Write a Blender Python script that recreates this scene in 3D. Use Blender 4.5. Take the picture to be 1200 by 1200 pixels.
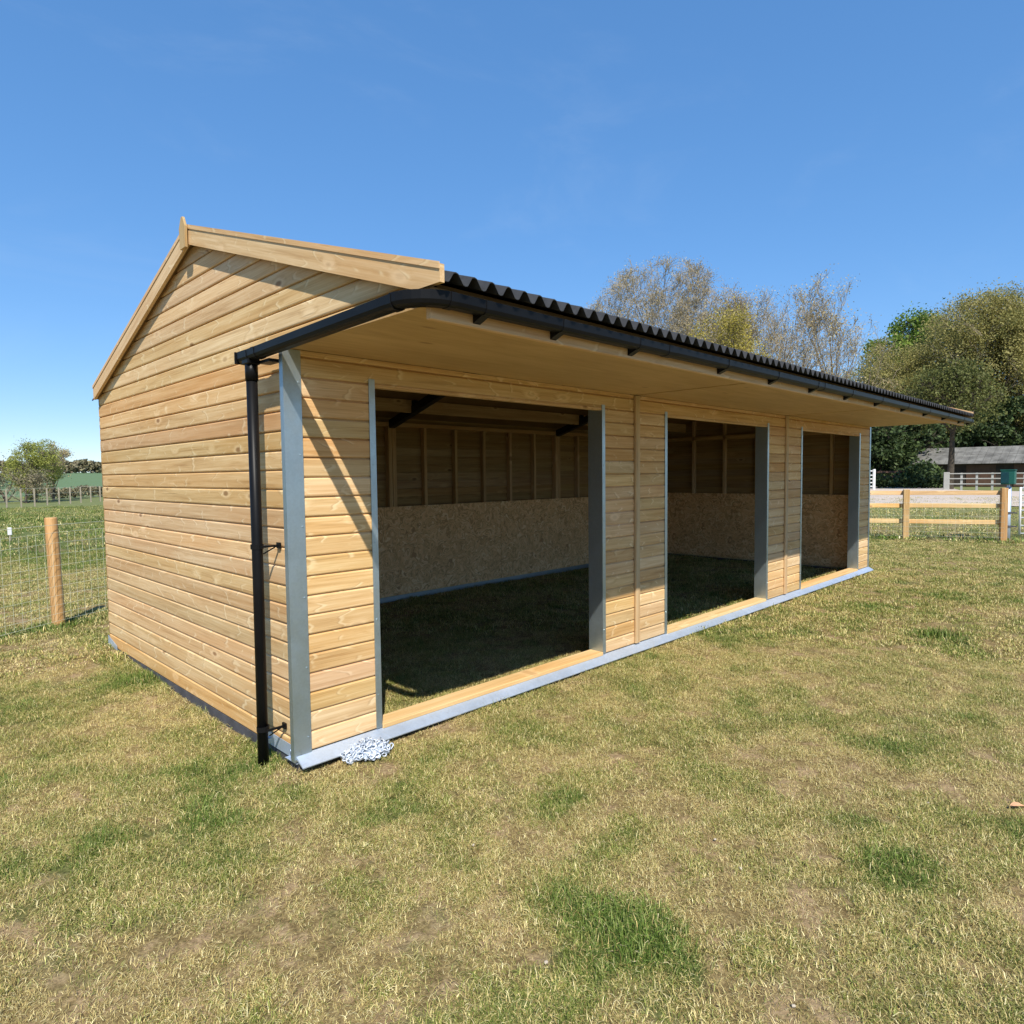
import bpy, math, random
import numpy as np
from mathutils import Vector, Matrix

random.seed(7)
RNG = np.random.default_rng(11)
for o in list(bpy.data.objects):
    bpy.data.objects.remove(o)
SC = bpy.context.scene
COL = SC.collection

# ------------------------------------------------------------------ camera
CAM = np.array([-1.6524, -3.2581, 1.5325])
YAW, PITCH, ROLL, FPX = 0.7827, -0.0564, -0.0115, 773.0
cf = Vector((math.cos(YAW) * math.cos(PITCH), math.sin(YAW) * math.cos(PITCH), math.sin(PITCH)))
cr = cf.cross(Vector((0, 0, 1))).normalized()
cu = cr.cross(cf)
cr2 = cr * math.cos(ROLL) + cu * math.sin(ROLL)
cu2 = -cr * math.sin(ROLL) + cu * math.cos(ROLL)
cam_data = bpy.data.cameras.new('camera')
cam_data.sensor_width = 36.0
cam_data.lens = 36.0 * FPX / 1200.0
cam_data.clip_start = 0.05
cam_data.clip_end = 5000
cam = bpy.data.objects.new('camera', cam_data)
m = Matrix.Identity(4)
for i in range(3):
    m[i][0] = cr2[i]; m[i][1] = cu2[i]; m[i][2] = -cf[i]; m[i][3] = CAM[i]
cam.matrix_world = m
COL.objects.link(cam)
SC.camera = cam

# ------------------------------------------------------------------ world, sun, exposure
LDIR = Vector((0.715, 1.0, -1.33)).normalized()      # direction the sunlight travels
S_EL = math.asin(-LDIR.z)
S_ROT = math.atan2(-LDIR.x, -LDIR.y)
world = bpy.data.worlds.new('World'); SC.world = world
world.use_nodes = True
wn = world.node_tree.nodes; wl = world.node_tree.links
wn.clear()
w_out = wn.new('ShaderNodeOutputWorld'); w_bg = wn.new('ShaderNodeBackground')
sky = wn.new('ShaderNodeTexSky'); sky.sky_type = 'NISHITA'; sky.sun_disc = False
sky.sun_elevation = S_EL; sky.sun_rotation = S_ROT
sky.altitude = 0; sky.air_density = 0.8; sky.dust_density = 0.0; sky.ozone_density = 8.0
w_bg.inputs['Strength'].default_value = 0.14
w_gm = wn.new('ShaderNodeGamma'); w_gm.inputs['Gamma'].default_value = 0.5
w_hs = wn.new('ShaderNodeHueSaturation'); w_hs.inputs['Saturation'].default_value = 1.52; w_hs.inputs['Value'].default_value = 2.2; w_hs.inputs['Hue'].default_value = 0.507
wl.new(sky.outputs['Color'], w_gm.inputs['Color']); wl.new(w_gm.outputs[0], w_hs.inputs['Color'])
# faint high cirrus, the same all round the sky
w_tc = wn.new('ShaderNodeTexCoord'); w_mp = wn.new('ShaderNodeMapping'); w_mp.inputs['Scale'].default_value = (2.2, 3.4, 7.0)
w_no = wn.new('ShaderNodeTexNoise'); w_no.inputs['Scale'].default_value = 1.3; w_no.inputs['Detail'].default_value = 7; w_no.inputs['Roughness'].default_value = 0.62; w_no.inputs['Distortion'].default_value = 0.6
w_mr = wn.new('ShaderNodeMapRange'); w_mr.interpolation_type = 'SMOOTHSTEP'; w_mr.inputs['From Min'].default_value = 0.50; w_mr.inputs['From Max'].default_value = 0.85; w_mr.inputs['To Max'].default_value = 0.07
w_mx = wn.new('ShaderNodeMix'); w_mx.data_type = 'RGBA'; w_mx.inputs[7].default_value = (4.6, 5.0, 5.4, 1)
wl.new(w_tc.outputs['Generated'], w_mp.inputs['Vector']); wl.new(w_mp.outputs[0], w_no.inputs['Vector']); wl.new(w_no.outputs['Fac'], w_mr.inputs['Value'])
wl.new(w_mr.outputs[0], w_mx.inputs[0]); wl.new(w_hs.outputs[0], w_mx.inputs[6])
wl.new(w_mx.outputs[2], w_bg.inputs['Color']); wl.new(w_bg.outputs[0], w_out.inputs['Surface'])

sun_data = bpy.data.lights.new('sun', 'SUN')
sun_data.energy = 4.8; sun_data.angle = math.radians(0.55); sun_data.color = (1.0, 0.94, 0.84)
sun = bpy.data.objects.new('sun', sun_data)
sun.rotation_euler = LDIR.to_track_quat('-Z', 'Y').to_euler()
sun.location = (-20, -28, 40)
COL.objects.link(sun)
SC.render.engine = 'CYCLES'
SC.view_settings.view_transform = 'Standard'
SC.view_settings.look = 'None'
SC.view_settings.exposure = 0.4
SC.view_settings.gamma = 1.0
SC.view_settings.use_curve_mapping = False
SC.cycles.max_bounces = 7
SC.cycles.diffuse_bounces = 5

# ------------------------------------------------------------------ helpers
def pix(px, py, z=None, dist=None):
    """Where a sight line from the camera meets height z, or lies a given ground distance away."""
    d = np.array(cf) * FPX + np.array(cr2) * (px - 600) - np.array(cu2) * (py - 600)
    t = (z - CAM[2]) / d[2] if z is not None else dist / math.hypot(d[0], d[1])
    return CAM + d * t

def mesh_np(name, V, F=None, loops=None, sizes=None, smooth=False):
    """fast mesh: F an (n,k) array, or a list of faces of any size"""
    me = bpy.data.meshes.new(name)
    V = np.asarray(V, dtype=np.float32).reshape(-1, 3)
    if isinstance(F, np.ndarray):
        loops = F.ravel(); sizes = np.full(len(F), F.shape[1])
    elif F is not None:
        loops = np.array([i for f in F for i in f]); sizes = np.array([len(f) for f in F])
    me.vertices.add(len(V)); me.vertices.foreach_set('co', V.ravel())
    me.loops.add(len(loops)); me.loops.foreach_set('vertex_index', loops.astype(np.int32))
    me.polygons.add(len(sizes))
    st = np.concatenate([[0], np.cumsum(sizes)[:-1]]).astype(np.int32)
    me.polygons.foreach_set('loop_start', st)
    me.polygons.foreach_set('loop_total', sizes.astype(np.int32))
    me.polygons.foreach_set('use_smooth', np.full(len(sizes), bool(smooth)))
    me.update(calc_edges=True)
    return me

WLOC = {}
def link(name, me, mat=None, parent=None, loc=(0, 0, 0), rz=0.0, rot=None):
    """me in local coordinates; loc in world coordinates (parents are never rotated)"""
    o = bpy.data.objects.new(name, me)
    COL.objects.link(o)
    if mat is not None and me is not None and len(me.materials) == 0:
        me.materials.append(mat)
    base = Vector((0, 0, 0))
    if parent is not None:
        o.parent = parent; base = WLOC[parent.name]
    o.location = Vector(loc) - base
    o.rotation_euler = rot if rot is not None else (0, 0, rz)
    WLOC[o.name] = Vector(loc)
    return o

def tag(o, label, cat, group=None):
    o['label'] = label; o['category'] = cat
    if group: o['group'] = group
    return o

def kind(o, k):
    o['kind'] = k
    return o

def thing(name, label, cat, loc=(0, 0, 0), group=None):
    return tag(link(name, None, None, None, loc), label, cat, group)

class MB:
    """collects shapes into one mesh"""
    def __init__(s): s.V = []; s.F = []
    def add(s, V, F):
        n = len(s.V); s.V += [tuple(v) for v in V]; s.F += [tuple(i + n for i in f) for f in F]
        return s
    def box(s, x0, x1, y0, y1, z0, z1, b=0.0):
        if b <= 0:
            V = [(x, y, z) for x in (x0, x1) for y in (y0, y1) for z in (z0, z1)]
            return s.add(V, [(0, 1, 3, 2), (4, 6, 7, 5), (0, 4, 5, 1), (2, 3, 7, 6), (0, 2, 6, 4), (1, 5, 7, 3)])
        # chamfered along every edge: a 24-vertex box
        V = []; idx = {}
        for ax in range(3):
            for sx in (0, 1):
                for sy in (0, 1):
                    for sz in (0, 1):
                        p = [(x0, x1)[sx], (y0, y1)[sy], (z0, z1)[sz]]
                        sg = (sx, sy, sz)
                        for k in range(3):
                            if k != ax: p[k] += b if sg[k] == 0 else -b
                        idx[(ax, sx, sy, sz)] = len(V); V.append(tuple(p))
        F = []
        for ax in range(3):
            for sd in (0, 1):
                o1, o2 = [k for k in range(3) if k != ax]
                q = []
                for a, c in ((0, 0), (1, 0), (1, 1), (0, 1)):
                    g = [0, 0, 0]; g[ax] = sd; g[o1] = a; g[o2] = c
                    q.append(idx[(ax, *g)])
                F.append(q)
        for ax in range(3):      # edges parallel to ax
            o1, o2 = [k for k in range(3) if k != ax]
            for a in (0, 1):
                for c in (0, 1):
                    g0 = [0, 0, 0]; g0[o1] = a; g0[o2] = c; g1 = list(g0); g1[ax] = 1
                    F.append([idx[(o1, *g0)], idx[(o1, *g1)], idx[(o2, *g1)], idx[(o2, *g0)]])
        for sx in (0, 1):
            for sy in (0, 1):
                for sz in (0, 1):
                    F.append([idx[(k, sx, sy, sz)] for k in range(3)])
        s.add(V, F); s.fix = True
        return s
    def tube(s, pts, r, n=10, cap=True, r1=None):
        pts = [Vector(p) for p in pts]; rings = []
        up = Vector((0.13, 0.29, 1)).normalized()
        N = len(pts)
        base = len(s.V)
        for i, p in enumerate(pts):
            a = pts[max(i - 1, 0)]; b = pts[min(i + 1, N - 1)]
            t = (b - a).normalized()
            u = t.cross(up)
            if u.length < 0.05: u = t.cross(Vector((1, 0, 0)))
            u.normalize(); v = t.cross(u)
            rr = r if r1 is None else r + (r1 - r) * i / (N - 1)
            for k in range(n):
                an = 2 * math.pi * k / n
                s.V.append(tuple(p + u * (math.cos(an) * rr) + v * (math.sin(an) * rr)))
        for i in range(N - 1):
            for k in range(n):
                a = base + i * n + k; b = base + i * n + (k + 1) % n
                s.F.append((a, b, b + n, a + n))
        if cap:
            s.F.append(tuple(base + k for k in range(n))[::-1])
            s.F.append(tuple(base + (N - 1) * n + k for k in range(n)))
        return s
    def prism(s, poly, axis, a, b):
        """poly: list of 2D points in the two other axes (in xyz order)"""
        n = len(poly); V = []
        for t in (a, b):
            for (u, w) in poly:
                q = [u, w]; q.insert(axis, t); V.append(tuple(q))
        F = [tuple(range(n))[::-1], tuple(range(n, 2 * n))] + [(k, (k + 1) % n, n + (k + 1) % n, n + k) for k in range(n)]
        return s.add(V, F)
    def me(s, name, off=(0, 0, 0), rz=0.0, smooth=False):
        V = np.array(s.V, dtype=float) - np.array(off)
        if rz:
            c, sn = math.cos(-rz), math.sin(-rz)
            V = np.stack([V[:, 0] * c - V[:, 1] * sn, V[:, 0] * sn + V[:, 1] * c, V[:, 2]], 1)
        M = mesh_np(name, V, s.F)
        import bmesh
        bm = bmesh.new(); bm.from_mesh(M); bmesh.ops.recalc_face_normals(bm, faces=bm.faces)
        for f in bm.faces: f.smooth = bool(smooth) and len(f.verts) <= 4
        bm.to_mesh(M); bm.free()
        return M
    def build(s, name, mat, parent=None, loc=(0, 0, 0), rz=0.0, smooth=False):
        """shapes were given in world coordinates; the object's origin is put at loc and turned by rz"""
        return link(name, s.me(name, loc, rz, smooth), mat, parent, loc, rz)

# ------------------------------------------------------------------ materials
def new_mat(name):
    mt = bpy.data.materials.new(name); mt.use_nodes = True
    nt = mt.node_tree; nt.nodes.clear()
    out = nt.nodes.new('ShaderNodeOutputMaterial'); bs = nt.nodes.new('ShaderNodeBsdfPrincipled')
    nt.links.new(bs.outputs[0], out.inputs['Surface'])
    return mt, nt, bs, out

class NT:
    def __init__(s, nt): s.nt = nt
    def n(s, t, **kw):
        nd = s.nt.nodes.new('ShaderNode' + t)
        for k, v in kw.items():
            if k.startswith('i_'):
                key = k[2:]; nd.inputs[int(key) if key.isdigit() else key.replace('_', ' ')].default_value = v
            else: setattr(nd, k, v)
        return nd
    def l(s, a, b): s.nt.links.new(a, b)
    def put(s, inp, v):
        if hasattr(v, 'is_output') or hasattr(v, 'links'): s.l(v, inp)
        else: inp.default_value = v
    def math(s, op, a, b=0.0, clamp=False):
        nd = s.n('Math', operation=op); nd.use_clamp = clamp
        s.put(nd.inputs[0], a); s.put(nd.inputs[1], b); return nd.outputs[0]
    def vmath(s, op, a, b=(0, 0, 0)):
        nd = s.n('VectorMath', operation=op); s.put(nd.inputs[0], a); s.put(nd.inputs[1], b); return nd.outputs[0]
    def noise(s, vec, scale, detail=3.0, rough=0.55, dist=0.0):
        nd = s.n('TexNoise'); nd.inputs['Scale'].default_value = scale; nd.inputs['Detail'].default_value = detail
        nd.inputs['Roughness'].default_value = rough; nd.inputs['Distortion'].default_value = dist
        s.l(vec, nd.inputs['Vector']); return nd.outputs['Fac']
    def ramp(s, fac, stops):
        nd = s.n('ValToRGB'); e = nd.color_ramp.elements
        while len(e) < len(stops): e.new(0.5)
        for i, (p, c) in enumerate(stops):
            e[i].position = p; e[i].color = (*c, 1) if len(c) == 3 else c
        s.put(nd.inputs['Fac'], fac); return nd.outputs['Color']
    def step(s, v, a, b):
        nd = s.n('MapRange'); nd.interpolation_type = 'SMOOTHSTEP'
        s.put(nd.inputs['Value'], v); nd.inputs['From Min'].default_value = a; nd.inputs['From Max'].default_value = b
        return nd.outputs['Result']
    def mix(s, f, a, b, mode='MIX'):
        nd = s.n('Mix', data_type='RGBA', blend_type=mode)
        s.put(nd.inputs[0], f)
        for inp, v in ((nd.inputs[6], a), (nd.inputs[7], b)):
            if isinstance(v, tuple): inp.default_value = (*v[:3], 1)
            else: s.l(v, inp)
        return nd.outputs[2]
    def bump(s, h, strength, dist=0.01):
        nd = s.n('Bump'); nd.inputs['Strength'].default_value = strength; nd.inputs['Distance'].default_value = dist
        s.l(h, nd.inputs['Height']); return nd.outputs[0]

def wood_mat(name, pale, mid, deep, axis='X', tone=0.16, knots=1.0, rough=0.72, whorl=0.0, red=0.0):
    """sawn softwood; grain along the object's own axis; each piece has its own tone and figure"""
    mt, nt, bs, out = new_mat(name); g = NT(nt)
    tc = g.n('TexCoord').outputs['Object']
    rnd = g.n('ObjectInfo').outputs['Random']
    sp = g.n('SeparateXYZ'); g.l(tc, sp.inputs[0])
    ax = {'X': (0, 1, 2), 'Z': (2, 0, 1), 'Y': (1, 2, 0)}[axis]
    L, A, B = (sp.outputs[i] for i in ax)
    off = g.math('MULTIPLY', rnd, 61.7)
    Lo = g.math('ADD', L, off)
    def vec(sl, sa, sb):
        c = g.n('CombineXYZ'); g.l(g.math('MULTIPLY', Lo, sl), c.inputs[0])
        g.l(g.math('ADD', g.math('MULTIPLY', A, sa), off), c.inputs[1]); g.l(g.math('MULTIPLY', B, sb), c.inputs[2])
        return c.outputs[0]
    # knots: cells stretched along nothing, one every 30-50 cm
    kv = g.n('TexVoronoi', voronoi_dimensions='3D'); kv.inputs['Scale'].default_value = 1.0
    g.l(vec(3.1, 0.0, 7.5), kv.inputs['Vector'])
    kd = kv.outputs['Distance']
    near = g.step(kd, 0.42, 0.0)
    core = g.step(kd, 0.16, 0.07)
    csep = g.n('SeparateColor'); g.l(kv.outputs['Color'], csep.inputs[0])
    has = g.step(csep.outputs[0], 0.35, 0.45)
    # grain bends round the knots
    bend = g.math('MULTIPLY', g.math('MULTIPLY', near, has), 0.9)
    gv = g.vmath('ADD', vec(0.9, 26.0, 26.0), g.n('CombineXYZ').outputs[0])
    cc = g.n('CombineXYZ'); g.l(bend, cc.inputs[1]); g.l(bend, cc.inputs[2])
    gv = g.vmath('ADD', vec(0.9, 22.0, 22.0), cc.outputs[0])
    g1 = g.noise(gv, 1.0, 5.0, 0.6, 0.6)
    gv2 = g.vmath('ADD', vec(3.0, 140.0, 140.0), cc.outputs[0])
    g2 = g.noise(gv2, 1.0, 3.0, 0.6)
    big = g.noise(vec(0.7, 3.0, 5.0), 1.0, 2.0)
    f = g.math('ADD', g.math('MULTIPLY', g1, 0.62), g.math('MULTIPLY', g2, 0.38))
    c = g.ramp(f, [(0.34, deep), (0.48, mid), (0.62, pale)])
    c = g.mix(g.math('MULTIPLY', g.step(big, 0.42, 0.72), 0.45), c, (deep[0] * 1.25, deep[1] * 1.08, deep[2] * 0.85))
    # pale halo streaks across the board at whorls of branches, and dark knot hearts
    pal = g.step(csep.outputs[1], 0.5, 0.55)
    halo = g.math('MULTIPLY', g.math('MULTIPLY', g.step(kd, 0.30, 0.12), has), 0.55 * knots)
    c = g.mix(halo, c, (min(pale[0] * 1.12, 0.9), min(pale[1] * 1.12, 0.8), pale[2] * 1.15))
    dk = g.math('MULTIPLY', g.math('MULTIPLY', core, has), g.math('SUBTRACT', 1.0, g.math('MULTIPLY', pal, 0.75)))
    c = g.mix(g.math('MULTIPLY', dk, 0.8 * knots), c, (deep[0] * 0.5, deep[1] * 0.38, deep[2] * 0.3))
    if whorl:
        # pale slanting strokes where branch whorls were sawn through
        wv = g.noise(vec(1.6, 0.0, 9.0), 1.0, 2.0)
        ph = g.math('FRACT', g.math('ADD', g.math('MULTIPLY', Lo, 4.3), g.math('MULTIPLY', wv, 2.6)))
        st = g.step(g.math('ABSOLUTE', g.math('SUBTRACT', ph, 0.5)), 0.12, 0.02)
        wm = g.step(g.noise(vec(5.5, 0.0, 16.0), 1.0, 2.0), 0.48, 0.60)
        c = g.mix(g.math('MULTIPLY', g.math('MULTIPLY', st, wm), 0.62 * whorl), c, (.80, .63, .37))
        st2 = g.step(g.math('ABSOLUTE', g.math('SUBTRACT', ph, 0.57)), 0.05, 0.01)
        c = g.mix(g.math('MULTIPLY', g.math('MULTIPLY', st2, wm), 0.4 * whorl), c, (deep[0] * .8, deep[1] * .7, deep[2] * .6))
    # cracks / checks
    ck = g.noise(vec(2.2, 90.0, 60.0), 1.0, 2.0)
    c = g.mix(g.math('MULTIPLY', g.step(ck, 0.70, 0.78), 0.5), c, (deep[0] * 0.55, deep[1] * 0.5, deep[2] * 0.45))
    hs = g.n('HueSaturation')
    r2 = g.math('FRACT', g.math('MULTIPLY', rnd, 17.31))
    r3 = g.math('FRACT', g.math('MULTIPLY', rnd, 91.7))
    g.l(g.math('ADD', 1.0 - tone, g.math('MULTIPLY', rnd, 2 * tone)), hs.inputs['Value'])
    g.l(g.math('ADD', 0.494, g.math('MULTIPLY', r2, 0.010)), hs.inputs['Hue'])
    g.l(g.math('ADD', 0.92, g.math('MULTIPLY', r3, 0.16)), hs.inputs['Saturation'])
    if red:     # some boards are heartwood, redder and darker
        c = g.mix(g.math('MULTIPLY', g.step(g.math('FRACT', g.math('MULTIPLY', rnd, 43.9)), .62, .95), red), c, g.mix(1.0, c, (.80, .62, .50), 'MULTIPLY'))
    g.l(c, hs.inputs['Color'])
    g.l(hs.outputs[0], bs.inputs['Base Color'])
    bs.inputs['Roughness'].default_value = rough
    bs.inputs['Specular IOR Level'].default_value = 0.25
    g.l(g.bump(f, 0.35, 0.003), bs.inputs['Normal'])
    return mt

def osb_mat(name):
    mt, nt, bs, out = new_mat(name); g = NT(nt)
    tc = g.n('TexCoord').outputs['Object']
    wob = g.n('TexNoise'); wob.inputs['Scale'].default_value = 5.0; g.l(tc, wob.inputs['Vector'])
    cs = []
    for k, (rot, sc) in enumerate(((0.35, (8, 8, 36)), (-0.6, (8, 8, 33)), (1.25, (9, 9, 38)))):
        mp = g.n('Mapping'); mp.inputs['Rotation'].default_value = (0.0, rot, 0.0); mp.inputs['Scale'].default_value = sc
        mp.inputs['Location'].default_value = (k * 3.1, k, k * 7.7)
        g.l(g.vmath('ADD', tc, g.vmath('SCALE', wob.outputs['Color'])), mp.inputs['Vector'])
        v = g.n('TexVoronoi'); v.inputs['Scale'].default_value = 1.0; g.l(mp.outputs[0], v.inputs['Vector'])
        sc_ = g.n('SeparateColor'); g.l(v.outputs['Color'], sc_.inputs[0]); cs.append((sc_.outputs[0], sc_.outputs[1]))
    f = g.math('ADD', g.math('MULTIPLY', cs[0][0], 0.55), g.math('MULTIPLY', cs[1][0], 0.45))
    f2 = g.mix(g.step(cs[2][1], 0.5, 0.55), g.ramp(f, [(0.15, (.48, .255, .10)), (0.5, (.78, .46, .20)), (0.85, (.90, .59, .28))]),
               g.ramp(cs[2][0], [(0.1, (.52, .29, .115)), (0.6, (.80, .49, .22)), (0.95, (.92, .66, .35))]))
    g.l(f2, bs.inputs['Base Color']); bs.inputs['Roughness'].default_value = 0.6
    g.l(g.bump(f, 0.4, 0.003), bs.inputs['Normal'])
    return mt

def galv_mat(name, base=(0.44, 0.52, 0.565), rough=0.36, metal=0.85, dirt=0.0):
    mt, nt, bs, out = new_mat(name); g = NT(nt)
    tc = g.n('TexCoord').outputs['Object']
    v = g.n('TexVoronoi'); v.inputs['Scale'].default_value = 90.0; g.l(tc, v.inputs['Vector'])
    sc_ = g.n('SeparateColor'); g.l(v.outputs['Color'], sc_.inputs[0])
    n1 = g.noise(tc, 3.0, 4.0); n2 = g.noise(tc, 40.0, 4.0)
    f = g.math('ADD', g.math('MULTIPLY', sc_.outputs[0], 0.16), g.math('MULTIPLY', n1, 0.84))
    c = g.ramp(f, [(0.25, tuple(b * 0.88 for b in base)), (0.75, tuple(min(b * 1.10, 0.9) for b in base))])
    if dirt:
        c = g.mix(g.math('MULTIPLY', g.step(n2, 0.55, 0.75), dirt), c, (.30, .25, .17))
    g.l(c, bs.inputs['Base Color'])
    bs.inputs['Metallic'].default_value = metal
    g.l(g.math('ADD', rough - 0.1, g.math('MULTIPLY', g.noise(tc, 18.0, 3.0), 0.25)), bs.inputs['Roughness'])
    g.l(g.bump(n1, 0.08, 0.01), bs.inputs['Normal'])
    return mt

def plain_mat(name, col, rough=0.6, metal=0.0, var=0.12, scale=8.0, spec=0.5, bump=0.0):
    mt, nt, bs, out = new_mat(name); g = NT(nt)
    tc = g.n('TexCoord').outputs['Object']
    n1 = g.noise(tc, scale, 5.0, 0.6)
    c = g.ramp(n1, [(0.3, tuple(x * (1 - var) for x in col)), (0.7, tuple(min(1, x * (1 + var)) for x in col))])
    g.l(c, bs.inputs['Base Color'])
    bs.inputs['Roughness'].default_value = rough; bs.inputs['Metallic'].default_value = metal
    bs.inputs['Specular IOR Level'].default_value = spec
    if bump: g.l(g.bump(n1, bump, 0.01), bs.inputs['Normal'])
    return mt

def leaf_mat(name, stops, trans=0.25, rough=0.6):
    """leaf colour by a per-face random attribute"""
    mt, nt, bs, out = new_mat(name); g = NT(nt)
    at = g.n('Attribute', attribute_name='tone')
    c = g.ramp(at.outputs['Fac'], stops)
    g.l(c, bs.inputs['Base Color']); bs.inputs['Roughness'].default_value = rough
    bs.inputs['Specular IOR Level'].default_value = 0.25
    if trans:
        tr = g.n('BsdfTranslucent'); g.l(c, tr.inputs['Color'])
        mx = g.n('MixShader'); mx.inputs[0].default_value = trans
        g.l(bs.outputs[0], mx.inputs[1]); g.l(tr.outputs[0], mx.inputs[2]); g.l(mx.outputs[0], out.inputs['Surface'])
    return mt

def ply_mat(name):
    mt, nt, bs, out = new_mat(name); g = NT(nt)
    tc = g.n('TexCoord').outputs['Object']
    rnd = g.n('ObjectInfo').outputs['Random']
    v = g.vmath('ADD', g.vmath('MULTIPLY', tc, (1.1, 9.0, 1.0)), g.vmath('SCALE', rnd))
    n1 = g.noise(v, 1.0, 5.0, .6, 1.2); n2 = g.noise(g.vmath('MULTIPLY', tc, (6.0, 90.0, 1.0)), 1.0, 3.0); n3 = g.noise(tc, 1.1, 3.0)
    f = g.math('ADD', g.math('MULTIPLY', n1, .7), g.math('MULTIPLY', n2, .3))
    c = g.ramp(f, [(.3, (.40, .25, .10)), (.5, (.51, .335, .145)), (.7, (.59, .40, .185))])
    c = g.mix(g.math('MULTIPLY', g.step(n3, .45, .75), .3), c, (.38, .225, .085))
    kv = g.n('TexVoronoi'); kv.inputs['Scale'].default_value = 1.0; g.l(g.vmath('MULTIPLY', tc, (1.6, 4.5, 1.0)), kv.inputs['Vector'])
    c = g.mix(g.math('MULTIPLY', g.step(kv.outputs['Distance'], .10, .04), .6), c, (.22, .11, .045))
    g.l(c, bs.inputs['Base Color']); bs.inputs['Roughness'].default_value = .65
    return mt

M = {}
M['board'] = wood_mat('treated_cladding', (.74, .54, .295), (.625, .42, .20), (.46, .28, .12), 'X', 0.12, whorl=1.0, red=.32)
M['board_back'] = wood_mat('shade_darkened_cladding', (.40, .28, .13), (.32, .21, .09), (.22, .135, .055), 'X', 0.10)  # same cladding timber, with the shade between the studs put into its colour
M['stud'] = wood_mat('sawn_stud', (.60, .44, .24), (.50, .34, .17), (.36, .22, .10), 'Z', 0.12)
M['trim'] = wood_mat('planed_trim', (.74, .53, .30), (.63, .42, .21), (.48, .29, .13), 'X', 0.06, knots=0.9, whorl=.8)
M['sill'] = wood_mat('new_sill_timber', (.74, .54, .29), (.66, .45, .21), (.54, .34, .14), 'X', 0.05, knots=0.4)
M['purlin'] = wood_mat('purlin_timber', (.56, .40, .20), (.46, .30, .14), (.33, .20, .09), 'X', 0.08)
M['rail'] = wood_mat('new_rail_timber', (.76, .54, .26), (.66, .43, .18), (.50, .30, .12), 'X', 0.10)
M['post'] = wood_mat('new_post_timber', (.62, .42, .21), (.50, .31, .135), (.35, .20, .08), 'Z', 0.10, knots=0.6)
M['ply'] = ply_mat('soffit_plywood')
M['osb'] = osb_mat('strand_board')
M['galv'] = galv_mat('galvanised_steel')
M['galv_plate'] = galv_mat('galvanised_plate', (.56, .66, .80), 0.45, 0.6, 0.15)
M['black'] = plain_mat('black_plastic', (.007, .007, .0075), 0.40, 0, 0.2, 6.0, 0.14)
M['sheet'] = plain_mat('black_bitumen_sheet', (.035, .036, .038), 0.75, 0, 0.25, 25.0, 0.3, 0.15)
M['steel'] = plain_mat('black_painted_steel', (.012, .012, .013), 0.5, 0, 0.2, 6.0, 0.4)
M['skid'] = plain_mat('dark_skid_steel', (.085, .085, .095), 0.7, 0.2, 0.3, 9.0, 0.3)
M['deck'] = plain_mat('roof_lining', (.22, .135, .06), 0.7, 0, 0.15, 4.0, 0.2)
M['chain'] = galv_mat('bright_zinc_chain', (.58, .64, .72), 0.5, 0.45)
M['wire'] = plain_mat('zinc_wire', (.60, .63, .50), 0.5, 0.1, 0.1, 4.0)
M['white'] = plain_mat('white_paint', (.74, .74, .72), 0.5, 0, 0.08, 3.0)
M['old_white'] = plain_mat('weathered_white_paint', (.36, .355, .32), 0.7, 0, 0.15, 1.0)
M['bark'] = plain_mat('grey_brown_bark', (.13, .105, .085), 0.9, 0, 0.35, 6.0, 0.1, 0.4)
M['bark_dark'] = plain_mat('dark_bark', (.075, .062, .048), 0.9, 0, 0.35, 6.0, 0.1, 0.4)
M['green_box'] = plain_mat('dark_green_paint', (.012, .10, .075), 0.45, 0, 0.1, 5.0)
M['slate'] = plain_mat('weathered_grey_roof', (.165, .16, .145), 0.85, 0, 0.45, 1.2, 0.2)
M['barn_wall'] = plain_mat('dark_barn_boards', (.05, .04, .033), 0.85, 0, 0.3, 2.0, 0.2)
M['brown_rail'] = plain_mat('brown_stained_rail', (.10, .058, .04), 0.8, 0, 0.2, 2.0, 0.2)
M['old_post'] = plain_mat('weathered_post', (.40, .34, .25), 0.85, 0, 0.25, 3.0, 0.2)

# ------------------------------------------------------------------ the ground
def vnoise(x, y, seed=0):
    """smooth value noise, vectorised"""
    xi = np.floor(x).astype(np.int64); yi = np.floor(y).astype(np.int64)
    xf = x - xi; yf = y - yi
    def h(a, b):
        n = (a * 374761393 + b * 668265263 + seed * 144665) & 0x7fffffff
        n = ((n ^ (n >> 13)) * 1274126177) & 0x7fffffff
        return ((n ^ (n >> 16)) & 0xffff) / 65535.0
    u = xf * xf * (3 - 2 * xf); v = yf * yf * (3 - 2 * yf)
    return (h(xi, yi) * (1 - u) + h(xi + 1, yi) * u) * (1 - v) + (h(xi, yi + 1) * (1 - u) + h(xi + 1, yi + 1) * u) * v

def fbm(x, y, seed=0, n=4):
    t = 0; a = 0.5; s = 0
    for k in range(n):
        t = t + a * vnoise(x * 2 ** k + 13.7 * k, y * 2 ** k - 7.1 * k, seed + k); s += a; a *= 0.55
    return t / s

def sstep(a, b, x):
    t = np.clip((x - a) / (b - a), 0, 1); return t * t * (3 - 2 * t)

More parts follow.
